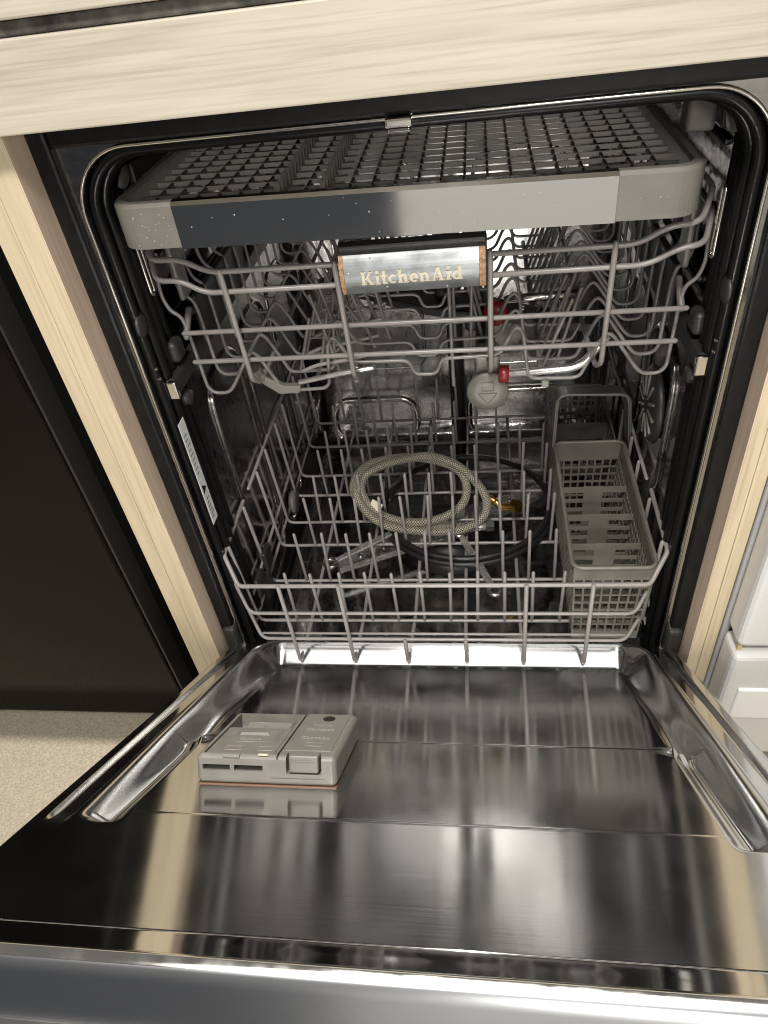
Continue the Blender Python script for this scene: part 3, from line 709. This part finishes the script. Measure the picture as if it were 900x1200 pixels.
# ------------------------------------------------------------------ upper rack
ur = thing('upper_rack', 'grey wire upper dish rack with a lettered metal handle badge', 'dish rack', (0, 0.27, 0.35))
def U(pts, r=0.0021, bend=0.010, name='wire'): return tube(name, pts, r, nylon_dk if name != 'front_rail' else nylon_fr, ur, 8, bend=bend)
U([(-0.2585, 0.52, 0.505), (-0.2585, 0.06, 0.505), (-0.246, 0.020, 0.492), (-0.217, 0.020, 0.492), (-0.192, 0.020, 0.4775), (-0.066, 0.020, 0.4765)], 0.0027, 0.012, 'front_rail')
U([(0.066, 0.020, 0.4760), (0.194, 0.020, 0.4755), (0.217, 0.020, 0.489), (0.243, 0.020, 0.490), (0.2595, 0.06, 0.505), (0.2595, 0.52, 0.505)], 0.0027, 0.012, 'front_rail')
U([(-0.2625, 0.52, 0.487), (-0.2625, 0.06, 0.487), (-0.248, 0.024, 0.4705), (-0.224, 0.024, 0.4705), (-0.203, 0.024, 0.4560), (-0.064, 0.024, 0.4553)], 0.0027, 0.012, 'front_rail')
U([(0.066, 0.024, 0.4550), (0.205, 0.024, 0.4550), (0.230, 0.024, 0.468), (0.250, 0.024, 0.4700), (0.2625, 0.06, 0.486), (0.2625, 0.52, 0.487)], 0.0027, 0.012, 'front_rail')
U([(-0.242, 0.035, 0.4105), (0.248, 0.035, 0.4065)], 0.0026, 0.0, 'front_rail')
U([(-0.240, 0.035, 0.3775), (0.243, 0.035, 0.3735)], 0.0026, 0.0, 'front_rail')
for x in (-0.181, -0.072, 0.068, 0.175):
    U([(x, 0.018, 0.4785), (x, 0.030, 0.356), (x * 0.99, 0.048, 0.343), (x * 0.97, 0.075, 0.3475), (x * 0.97, 0.52, 0.3475)], 0.0027, 0.006, 'front_rail')
half = [(0.2615, 0.482), (0.264, 0.440), (0.2595, 0.425), (0.2505, 0.419), (0.2475, 0.405), (0.2450, 0.333), (0.2385, 0.3255), (0.2225, 0.3255), (0.2150, 0.333), (0.191, 0.368),
        (0.1845, 0.3745), (0.178, 0.368), (0.1600, 0.3270), (0.1540, 0.3245), (0.1120, 0.3255), (0.1065, 0.331), (0.1010, 0.378), (0.0955, 0.3855), (0.0890, 0.380), (0.0800, 0.360), (0.0720, 0.3550),
        (0.0230, 0.3545), (0.0170, 0.3520), (0.0120, 0.340), (0.0080, 0.3370)]
prof = [(-x + 0.0, z) for x, z in half] + [(x, z) for x, z in reversed(half)]
V, F, _ = tube_data(fillet([(x, 0, z) for x, z in prof], 0.006, 3), 0.0020, 8)
pm = bpy.data.meshes.new('cross_wire'); pm.from_pydata([tuple(q) for q in V], [], F); pm.update(); pm.materials.append(nylon_dk)
for f in pm.polygons: f.use_smooth = True
for k in range(12):
    o = bpy.data.objects.new('cross_wire', pm); COL.objects.link(o); o.parent = ur; o.matrix_parent_inverse = Matrix.Translation(-ur.location)
    o.location = (0, 0.058 + 0.0408 * k, 0.0)
# leaning tines
def tset(x0, x1, z0, z1, ys, nm='tine'):
    V, F, _ = tube_data([(0, 0, 0), ((x1 - x0) * 0.5, 0, (z1 - z0) * 0.5), (x1 - x0, -0.004, z1 - z0)], 0.0019, 8)
    me = bpy.data.meshes.new(nm); me.from_pydata([tuple(q) for q in V], [], F); me.update(); me.materials.append(nylon_dk)
    for f in me.polygons: f.use_smooth = True
    for y in ys:
        o = bpy.data.objects.new(nm, me); COL.objects.link(o); o.parent = ur; o.matrix_parent_inverse = Matrix.Translation(-ur.location)
        o.location = (x0, y, z0)
tset(0.122, 0.150, 0.318, 0.400, [0.085 + 0.030 * k for k in range(12)])
tset(0.140, 0.160, 0.322, 0.405, [0.100 + 0.045 * k for k in range(8)])
tset(-0.125, -0.105, 0.322, 0.395, [0.10 + 0.05 * k for k in range(8)])
tset(-0.060, -0.085, 0.345, 0.435, [0.11 + 0.05 * k for k in range(8)])
tset(-0.045, -0.060, 0.345, 0.430, [0.13 + 0.06 * k for k in range(7)])
tset(-0.150, -0.128, 0.322, 0.385, [0.11 + 0.041 * k for k in range(9)])
tset(-0.100, -0.118, 0.328, 0.420, [0.09 + 0.041 * k for k in range(9)])
tset(0.060, 0.040, 0.345, 0.430, [0.12 + 0.041 * k for k in range(8)])
tset(0.0285, 0.0285, 0.322, 0.46, [0.058, 0.16, 0.26])
tset(0.047, 0.052, 0.332, 0.47, [0.10, 0.20, 0.30])
U([(0.122, 0.06, 0.322), (0.122, 0.45, 0.322)], 0.0030); U([(-0.125, 0.08, 0.325), (-0.125, 0.45, 0.325)], 0.0026)
for k in range(7):
    tube('fold_wire', [(-0.138, 0.075 + 0.041 * k, 0.338), (-0.120, 0.073 + 0.041 * k, 0.346), (-0.085, 0.070 + 0.041 * k, 0.352), (-0.055, 0.070 + 0.041 * k, 0.358)], 0.0022, nylon, ur, 8, bend=0.008)
# chrome pivots, clips and red collars
tube('pivot_rod', [(0.085, 0.062, 0.330), (0.158, 0.058, 0.336), (0.186, 0.066, 0.366)], 0.0042, steel_w, ur, 10, bend=0.012)
lathe('red_collar', [(0.0075, 0), (0.0095, 0.001), (0.0095, 0.010), (0.0065, 0.011)], (0.087, 0.062, 0.330), (-1, 0, 0.04), red, ur, 16)
box('pivot_clip', (0.120, 0.050, 0.318), (0.128, 0.060, 0.326), plastic_lt, ur, 0.0015)
lathe('red_wheel', [(0.003, 0), (0.013, 0), (0.0145, 0.003), (0.012, 0.007), (0.003, 0.008)], (0.076, 0.165, 0.350), (-0.2, -0.8, 0.5), red, ur, 20)
box('red_tab', (0.074, 0.18, 0.440), (0.086, 0.19, 0.449), red, ur, 0.001)
tube('pivot_rod', [(0.09, 0.20, 0.350), (0.17, 0.20, 0.352)], 0.0055, chrome, ur, 10)
tube('pivot_rod', [(-0.138, 0.055, 0.336), (-0.085, 0.05, 0.348), (-0.055, 0.05, 0.352)], 0.0030, steel_w, ur, 8, bend=0.01)
cl = prism('fold_clip', [(-0.190, 0.349), (-0.181, 0.353), (-0.176, 0.345), (-0.158, 0.332), (-0.141, 0.331), (-0.137, 0.336), (-0.141, 0.322), (-0.164, 0.322), (-0.183, 0.338)], 'y', 0.055, 0.063, plastic, ur, 0.001)
# round feed cap with embossed emblem
cc = Vector((0.0645, 0.058, 0.311)); cn = Vector((0, -0.99, 0.08)).normalized()
cap = lathe('feed_cap', [(0.004, -0.008), (0.0215, -0.008), (0.0225, -0.002), (0.0215, 0.0), (0.012, 0.0006), (0.001, 0.0006)], cc, cn, disp_m, ur, 32)
e1 = Vector((1, 0, 0)); e2 = cn.cross(e1)
def on_cap(a, b, h=0.0009): return cc + e1 * a + e2 * b + cn * h
for pts in ([(-0.006, 0.012), (0.006, 0.012), (0.006, 0.002), (-0.006, 0.002)], [(-0.010, -0.001), (0.010, -0.001), (0.004, -0.009), (0, -0.013), (-0.004, -0.009)]):
    tube('emblem', [on_cap(a, b) for a, b in pts], 0.0005, disp_m, cap, 4, True)
box('cap_block', (0.052, 0.070, 0.318), (0.078, 0.105, 0.346), plastic, ur, 0.003, 3)
tube('cap_stem', [(0.0645, 0.105, 0.332), (0.06, 0.24, 0.334)], 0.011, plastic_dk, ur, 12)
spray_arm('upper_spray_arm', (0.01, 0.26, 0.318), -0.45, 0.20, ur, plastic_dk, 0.006)
tube('arm_feed', [(0.01, 0.50, 0.338), (0.01, 0.26, 0.338)], 0.010, plastic_dk, ur, 12)
# adjuster brackets on both sides
for sx in (-1, 1):
    box('adjuster', (min(sx * 0.250, sx * 0.2565), 0.080, 0.425), (max(sx * 0.250, sx * 0.2565), 0.105, 0.523), plastic, ur, 0.003, 3)
    tube('adjuster_pin', [(sx * 0.2475, 0.075, 0.418), (sx * 0.2475, 0.050, 0.399)], 0.0036, plastic, ur, 8)
    box('adjuster_body', (min(sx * 0.249, sx * 0.2565), 0.106, 0.36), (max(sx * 0.249, sx * 0.2565), 0.30, 0.42), plastic_dk, ur, 0.004, 3)
# badge handle
def badge_pt(x, t, off=0.0):
    # t 0 bottom .. 1 top on the bowed front
    z = 0.4545 + (0.4900 - 0.4545) * t
    y = 0.006 - 0.008 * math.sin(math.pi * (0.10 + 0.80 * t)) - off
    return Vector((x, y, z))
hb = box('handle', (-0.0655, 0.0075, 0.4520), (0.0655, 0.022, 0.4965), plastic_dk, ur, 0.002)
def sweep_badge(name, x0, x1, material, off=0.0):
    V = []; F = []; n = 14; NX = 10
    for i in range(NX + 1):
        x = x0 + (x1 - x0) * i / NX
        for k in range(n + 1): V.append(badge_pt(x, k / n, off))
        V.append(Vector((x, 0.0076, 0.4900))); V.append(Vector((x, 0.0076, 0.4545)))
    w = n + 3
    for i in range(NX):
        for k in range(w):
            k2 = (k + 1) % w; F.append((i * w + k, (i + 1) * w + k, (i + 1) * w + k2, i * w + k2))
    F.append(tuple(range(w))); F.append(tuple(reversed(range(NX * w, NX * w + w))))
    return pyd(name, V, F, material, hb)
bd = sweep_badge('badge_plate', -0.0605, 0.0585, badge_m)
sweep_badge('corroded_end', -0.0645, -0.0607, rust, 0.0004); sweep_badge('corroded_end', 0.0587, 0.0640, rust, 0.0004)
# slab-serif letters from strokes (unit cap height = 1)
TH = 0.24; SE = 0.09
def stem(x, y0, y1, w=TH): return ('r', x, y0, x + w, y1)
def bar(x0, x1, y0, y1): return ('r', x0, y0, x1, y1)
def diag(x0, y0, x1, y1, w=TH): return ('p', [(x0, y0), (x0 + w, y0), (x1 + w, y1), (x1, y1)])
def arc(cx, cy, rx, ry, a0, a1, w=TH, n=12):
    out = []; inn = []
    for k in range(n + 1):
        a = math.radians(a0 + (a1 - a0) * k / n); out.append((cx + rx * math.cos(a), cy + ry * math.sin(a)))
        inn.append((cx + (rx - w) * math.cos(a), cy + (ry - w * 0.62) * math.sin(a)))
    return ('q', out, inn)
XH = 0.70
GL = {
 'K': (1.06, [stem(0.06, 0, 1), bar(-0.02, 0.40, 0, SE), bar(-0.02, 0.40, 1 - SE, 1), diag(0.28, 0.42, 0.68, 1, 0.20), diag(0.72, 0, 0.38, 0.56, 0.27), bar(0.60, 1.03, 0, SE), bar(0.58, 0.98, 1 - SE, 1)]),
 'i': (0.44, [stem(0.09, 0, XH), bar(0, 0.42, 0, SE), bar(0, 0.2, XH - SE, XH), bar(0.08, 0.34, 0.80, 1.0)]),
 't': (0.52, [stem(0.10, 0.06, 0.95), bar(-0.02, 0.48, XH - 0.11, XH), bar(0.14, 0.48, 0, 0.12)]),
 'c': (0.70, [arc(0.36, 0.35, 0.36, 0.36, 45, 315)]),
 'h': (0.88, [stem(0.08, 0, 1), bar(0, 0.42, 0, SE), bar(0, 0.2, 1 - SE, 1), stem(0.52, 0, 0.5), bar(0.46, 0.86, 0, SE), arc(0.46, 0.42, 0.30, 0.28, 0, 150)]),
 'e': (0.74, [arc(0.36, 0.35, 0.36, 0.36, 0, 320), bar(0.1, 0.70, 0.31, 0.43)]),
 'n': (0.88, [stem(0.08, 0, XH), bar(0, 0.42, 0, SE), bar(0, 0.2, XH - SE, XH), stem(0.52, 0, 0.5), bar(0.46, 0.86, 0, SE), arc(0.46, 0.42, 0.30, 0.28, 0, 150)]),
 'A': (1.10, [diag(0.08, 0, 0.42, 1, 0.14), diag(0.72, 0, 0.40, 1, 0.27), bar(0.26, 0.8, 0.26, 0.36), bar(-0.02, 0.38, 0, SE), bar(0.60, 1.08, 0, SE)]),
 'd': (0.86, [arc(0.36, 0.35, 0.36, 0.36, 30, 330), stem(0.50, 0, 1), bar(0.42, 0.6, 1 - SE, 1), bar(0.6, 0.84, 0, SE)]),
}
text = 'KitchenAid'
wtot = sum(GL[c][0] + 0.06 for c in text); CAPH = 0.0122; SX = 0.0905 / wtot
V = []; F = []; cur = -0.0455; layer = 0
for ch in text:
    adv, st_ = GL[ch]
    for s in st_:
        layer += 1; off = 0.0009 + (layer % 5) * 0.00006
        if s[0] == 'r': polys = [[(s[1], s[2]), (s[3], s[2]), (s[3], s[4]), (s[1], s[4])]]
        elif s[0] == 'p': polys = [s[1]]
        else: polys = [[s[1][k], s[1][k + 1], s[2][k + 1], s[2][k]] for k in range(len(s[1]) - 1)]
        sub = []
        for q in polys:
            if len(q) == 4:
                (ax_, ay_), (bx_, by_), (cx2, cy2), (dx2, dy2) = q
                for m_ in range(6):
                    t0, t1 = m_ / 6, (m_ + 1) / 6
                    if abs(by_ - ay_) < 1e-6 and abs(cy2 - by_) > 0.15:
                        sub.append([(ax_ + (dx2 - ax_) * t0, ay_ + (dy2 - ay_) * t0), (bx_ + (cx2 - bx_) * t0, by_ + (cy2 - by_) * t0), (bx_ + (cx2 - bx_) * t1, by_ + (cy2 - by_) * t1), (ax_ + (dx2 - ax_) * t1, ay_ + (dy2 - ay_) * t1)])
                    elif m_ == 0: sub.append(q)
        for q in sub:
            i = len(V)
            for d in (0, 1):
                for (a, b) in q: V.append(badge_pt(cur + a * SX, (0.0098 + b * CAPH) / 0.0355, off if d else -0.0003))
            k = len(q)
            F.append(tuple(range(i + k, i + 2 * k)))
            for j in range(k): F.append((i + j, i + (j + 1) % k, i + k + (j + 1) % k, i + k + j))
    cur += (adv + 0.06) * SX
pyd('lettering', V, F, cream, bd)
drops('water_drops', [(badge_pt(random.uniform(-0.058, 0.056), random.uniform(0.05, 0.95)), (0, -1, 0.1)) for _ in range(26)], water, hb, 0.0003, 0.0011)

# ------------------------------------------------------------------ third-level tray
tr = thing('cutlery_tray', 'shallow grey cutlery tray with finned floor and steel front, topmost of the racks', 'tray', (0, 0.2, 0.51))
def T(c): return Vector((c[0], c[1], c[2] - 0.0163 * c[0] - 0.0005))
TL, TRt, TY = -0.2555, 0.2345, -0.010
def wall(name, path, z0, z1, th, material, parent, rimmed=True):
    """path of (x, y) centreline outer; inner is offset th"""
    P = [Vector((a, b, 0)) for a, b in path]; n = len(P); V = []; F = []
    prof = [(0, z0), (0, z1 - 0.003), (th * 0.25, z1), (th * 0.8, z1 + 0.0005), (th, z1 - 0.002), (th, z0)]
    for i in range(n):
        t = (P[min(i + 1, n - 1)] - P[max(i - 1, 0)]).normalized(); nn = Vector((-t.y, t.x, 0))
        for d, z in prof:
            q = P[i] + nn * d; V.append(T((q.x, q.y, z)))
    w = len(prof)
    for i in range(n - 1):
        for k in range(w):
            k2 = (k + 1) % w; F.append((i * w + k, i * w + k2, (i + 1) * w + k2, (i + 1) * w + k))
    F.append(tuple(reversed(range(w)))); F.append(tuple(range((n - 1) * w, n * w)))
    o = pyd(name, V, F, material, parent, False)
    return o
ZT0, ZT1 = 0.510, 0.5475
lc = [(TL + 0.004, 0.44), (TL, 0.10)] + [(TL + 0.024 - 0.024 * math.cos(math.radians(a)), TY + 0.024 - 0.024 * math.sin(math.radians(a))) for a in range(0, 91, 10)] + [(-0.1972, TY)]
rc_ = [(0.1672, TY)] + [(TRt - 0.024 + 0.024 * math.sin(math.radians(a)), TY + 0.024 - 0.024 * math.cos(math.radians(a))) for a in range(0, 91, 10)] + [(TRt, 0.10), (TRt - 0.004, 0.44)]
cl_ = wall('corner', lc, ZT0, ZT1, 0.010, plastic_lt, tr); cr_ = wall('corner', rc_, ZT0, ZT1, 0.010, plastic_lt, tr)
wall('steel_front', [(-0.1968, TY - 0.0012), (0.1668, TY - 0.0012)], ZT0 - 0.0008, ZT1 + 0.0004, 0.010, trim_m, tr)
box('back_wall', (TL + 0.006, 0.4405, ZT0), (TRt - 0.006, 0.448, ZT1), plastic, tr, 0.001, xf=T)
fin_m = mat('fin_grey', (0.13, 0.122, 0.106), 0.5, noise=0.15, nscale=30)
fin_d = mat('fin_dark', (0.022, 0.021, 0.019), 0.5)
for k in range(19):
    y = 0.016 + 0.0212 * k
    box('cross_fin', (TL + 0.013, y, 0.5355), (TRt - 0.013, y + 0.0018, 0.5395), fin_m, tr, xf=T)
xs = [-0.228 + 0.0196 * k for k in range(23)]
for k, x in enumerate(xs):
    if x > TRt - 0.016: continue
    tall = k in (6, 8)
    if not tall:
        box('long_fin', (x, 0.006, 0.5335), (x + 0.0020, 0.438, 0.5388), fin_d, tr, xf=T)
    else:
        # sawtooth ridge
        poly = [(0.006, 0.5215)]
        n = 30
        for j in range(n):
            y = 0.006 + 0.432 * j / n; poly += [(y, 0.538), (y + 0.0085, 0.5500), (y + 0.0105, 0.538)]
        poly += [(0.438, 0.5215)]
        prism('ridge_fin', list(reversed(poly)), 'x', x - 0.0015, x + 0.0035, fin_m, tr, xf=T)
places = []
for _ in range(26): places.append((T((random.uniform(TL + 0.02, -0.20), TY - 0.0002, random.uniform(0.513, 0.540))), (0, -1, 0)))
for k in range(5): places.append((T((0.186 + 0.0065 * k + random.uniform(-.001, .001), TY - 0.0002, 0.5265 + random.uniform(-.001, .001))), (0, -1, 0)))
for _ in range(28): places.append((T((random.uniform(-0.19, 0.165), TY - 0.0013, random.uniform(0.511, 0.545))), (0, -1, 0)))
drops('water_drops', places, water, tr, 0.0003, 0.0008)
# tray hanger at the right
box('hanger', (TRt - 0.002, 0.075, 0.545), (TRt + 0.022, 0.100, 0.578), plastic, tr, 0.004, 3)
tube('hanger_hook', [(TRt + 0.018, 0.085, 0.573), (TRt + 0.036, 0.082, 0.575), (TRt + 0.038, 0.080, 0.560)], 0.0045, plastic, tr, 10, bend=0.01)

# ------------------------------------------------------------------ loose things in the lower rack
# braided supply hose, about two and a half turns lying on the tines
HOSE = [(0.042, 0.2163, -0.0287), (0.0075, 0.2152, -0.0287), (-0.0327, 0.2141, -0.0287), (-0.0733, 0.2185, -0.0245), (-0.1144, 0.2306, -0.0143), (-0.1409, 0.2482, 0.0001), (-0.151, 0.268, 0.0162), (-0.1373, 0.2896, 0.0338), (-0.1052, 0.2996, 0.0423), (-0.0621, 0.3025, 0.0454), (-0.0155, 0.2963, 0.0414), (0.0195, 0.2816, 0.031), (0.0312, 0.2589, 0.0143), (0.0229, 0.2369, -0.0019), (-0.0052, 0.2217, -0.0127), (-0.0426, 0.2153, -0.0169), (-0.0831, 0.2186, -0.0135), (-0.1173, 0.2328, -0.0017), (-0.1354, 0.2535, 0.0152), (-0.1301, 0.274, 0.0318), (-0.0998, 0.2873, 0.0429), (-0.0585, 0.2946, 0.0494), (-0.0244, 0.2954, 0.0509), (0.0159, 0.2829, 0.042), (0.0461, 0.2599, 0.0251), (0.0613, 0.2365, 0.0079), (0.0556, 0.2148, -0.008), (0.0279, 0.1956, -0.022), (-0.0128, 0.1862, -0.0285), (-0.0551, 0.1904, -0.0244), (-0.0952, 0.2042, -0.0128), (-0.1252, 0.2214, 0.0013), (-0.1419, 0.243, 0.0188), (-0.1400, 0.2720, 0.0270), (-0.1240, 0.2950, 0.0385), (-0.1052, 0.2996, 0.0423), (-0.0800, 0.3015, 0.0443)]
def hose_path():
    K = [Vector((a, max(b, 0.2055), c)) for a, b, c in HOSE]; P = []
    for i in range(len(K) - 1):
        p0, p1, p2, p3 = K[max(i - 1, 0)], K[i], K[i + 1], K[min(i + 2, len(K) - 1)]
        for q in range(7):
            t = q / 7
            P.append(0.5 * (2 * p1 + (p2 - p0) * t + (2 * p0 - 5 * p1 + 4 * p2 - p3) * t * t + (3 * p1 - p0 - 3 * p2 + p3) * t ** 3))
    P.append(K[-1])
    return P
hp = hose_path()
hs = thing('braided_hose', 'coiled braided steel supply hose lying among the lower rack tines', 'hose', (-0.036, 0.205, -0.04))
V, F, lens = tube_data(hp, 0.0067, 14, False, False)
me = bpy.data.meshes.new('hose'); me.from_pydata([tuple(q) for q in V], [], F); me.update()
uvl = me.uv_layers.new(name='UVMap')
for pol in me.polygons:
    for li in pol.loop_indices:
        vi = me.loops[li].vertex_index; r_, k_ = divmod(vi, 14)
        ks = [divmod(me.loops[q].vertex_index, 14)[1] for q in pol.loop_indices]
        kk = k_ + (14 if (k_ == 0 and 13 in ks) else 0)
        uvl.data[li].uv = (lens[min(r_, len(lens) - 1)], kk / 14)
link('hose', me, braid, hs, True)
q0 = hp[0]; d0 = (hp[0] - hp[3]).normalized()
q1 = hp[-1]; d1 = (hp[-1] - hp[-4]).normalized()
for q, d in ((q0, d0),):
    lathe('ferrule', [(0.0073, -0.004), (0.0077, 0), (0.0069, 0.006), (0.0077, 0.008), (0.0069, 0.010), (0.0077, 0.018), (0.006, 0.019)], q, d, steel_w, hs, 16)
    lathe('nut', [(0.006, 0.019), (0.0088, 0.0195), (0.0088, 0.030), (0.007, 0.031)], q, d, plastic_dk, hs, 6, False)
ti = min(range(len(hp)), key=lambda i: (hp[i] - Vector((-0.115, 0.235, 0.005))).length)
tq = hp[ti]
tg = box('tag', (-0.010, -0.0005, -0.006), (0.010, 0.0005, 0.008), tagm, hs)
tg.location = tq + Vector((0.006, -0.003, 0.007)); tg.rotation_euler = (math.radians(-38), 0.2, -0.5)
# black drain hose loop on the rack floor
dh = []
for i in range(121):
    t = i / 120; a = math.radians(140) + t * 2 * math.pi * 2.1
    r = 0.142 - 0.014 * t
    dh.append(Vector((0.030 + r * math.cos(a), 0.275 + r * 0.95 * math.sin(a), -0.040 + 0.012 * t)))
tag(tube('drain_hose', dh, 0.0050, blackrod, None, 10), 'coiled glossy black drain hose on the floor of the lower rack', 'hose')
# brass elbow
be = thing('brass_fitting', 'small brass pipe elbow with hex nut inside the lower rack', 'fitting', (0.10, 0.225, -0.01))
lathe('nut', [(0.006, -0.005), (0.0115, -0.0045), (0.0115, 0.0045), (0.006, 0.005)], (0.106, 0.224, 0.006), (0.75, -0.5, 0.25), brass, be, 6, False)
tube('elbow', [(0.106, 0.224, 0.006), (0.094, 0.230, 0.000), (0.084, 0.232, -0.004), (0.076, 0.236, 0.004)], 0.0062, brass, be, 12, bend=0.008)
tube('copper_tail', [(0.076, 0.236, 0.004), (0.066, 0.242, 0.008)], 0.0052, copper, be, 10)
# wrenches
def wrench(name, a, b, label, ring):
    a = Vector(a); b = Vector(b); d = (b - a).normalized(); up = Vector((0, 0, 1)); s = d.cross(up).normalized(); up = s.cross(d)
    t = thing(name, label, 'wrench', a)
    Lh = (b - a).length
    poly = [(0, -0.0045), (Lh * 0.5, -0.0062), (Lh, -0.0045), (Lh, 0.0045), (Lh * 0.5, 0.0062), (0, 0.0045)]
    bm = bmesh.new()
    lo_ = [bm.verts.new(a + d * u + s * v - up * 0.0022) for u, v in poly]; hi_ = [bm.verts.new(a + d * u + s * v + up * 0.0022) for u, v in poly]
    bm.faces.new(lo_); bm.faces.new(list(reversed(hi_)))
    for i in range(6): bm.faces.new((lo_[i], hi_[i], hi_[(i + 1) % 6], lo_[(i + 1) % 6]))
    bmesh.ops.recalc_face_normals(bm, faces=bm.faces); bmesh.ops.bevel(bm, geom=list(bm.edges), offset=0.0012, segments=2, affect='EDGES')
    me = bpy.data.meshes.new('shank'); bm.to_mesh(me); bm.free(); link('shank', me, steel_w, t)
    for c, sg in ((a, -1), (b, 1)):
        cc_ = c + d * sg * 0.007
        if ring or sg > 0:
            pts = [cc_ + (d * math.cos(q) + s * math.sin(q)) * 0.0088 for q in [2 * math.pi * k / 20 for k in range(20)]]
            tube('ring_end', pts, 0.0034, chrome, t, 8, True)
        else:
            pts = [cc_ + (d * sg * math.cos(q) + s * math.sin(q)) * 0.0095 for q in [math.radians(40 + 280 * k / 14) for k in range(15)]]
            tube('open_jaw', pts, 0.0036, chrome, t, 8)
wrench('wrench', (0.020, 0.205, -0.036), (0.068, 0.094, -0.036), 'small chrome ring wrench lying in the lower rack, its ring near the front wires', True)
wrench('wrench', (-0.065, 0.228, -0.034), (-0.172, 0.150, -0.036), 'long shiny wrench lying in the lower rack below the braided hose', False)
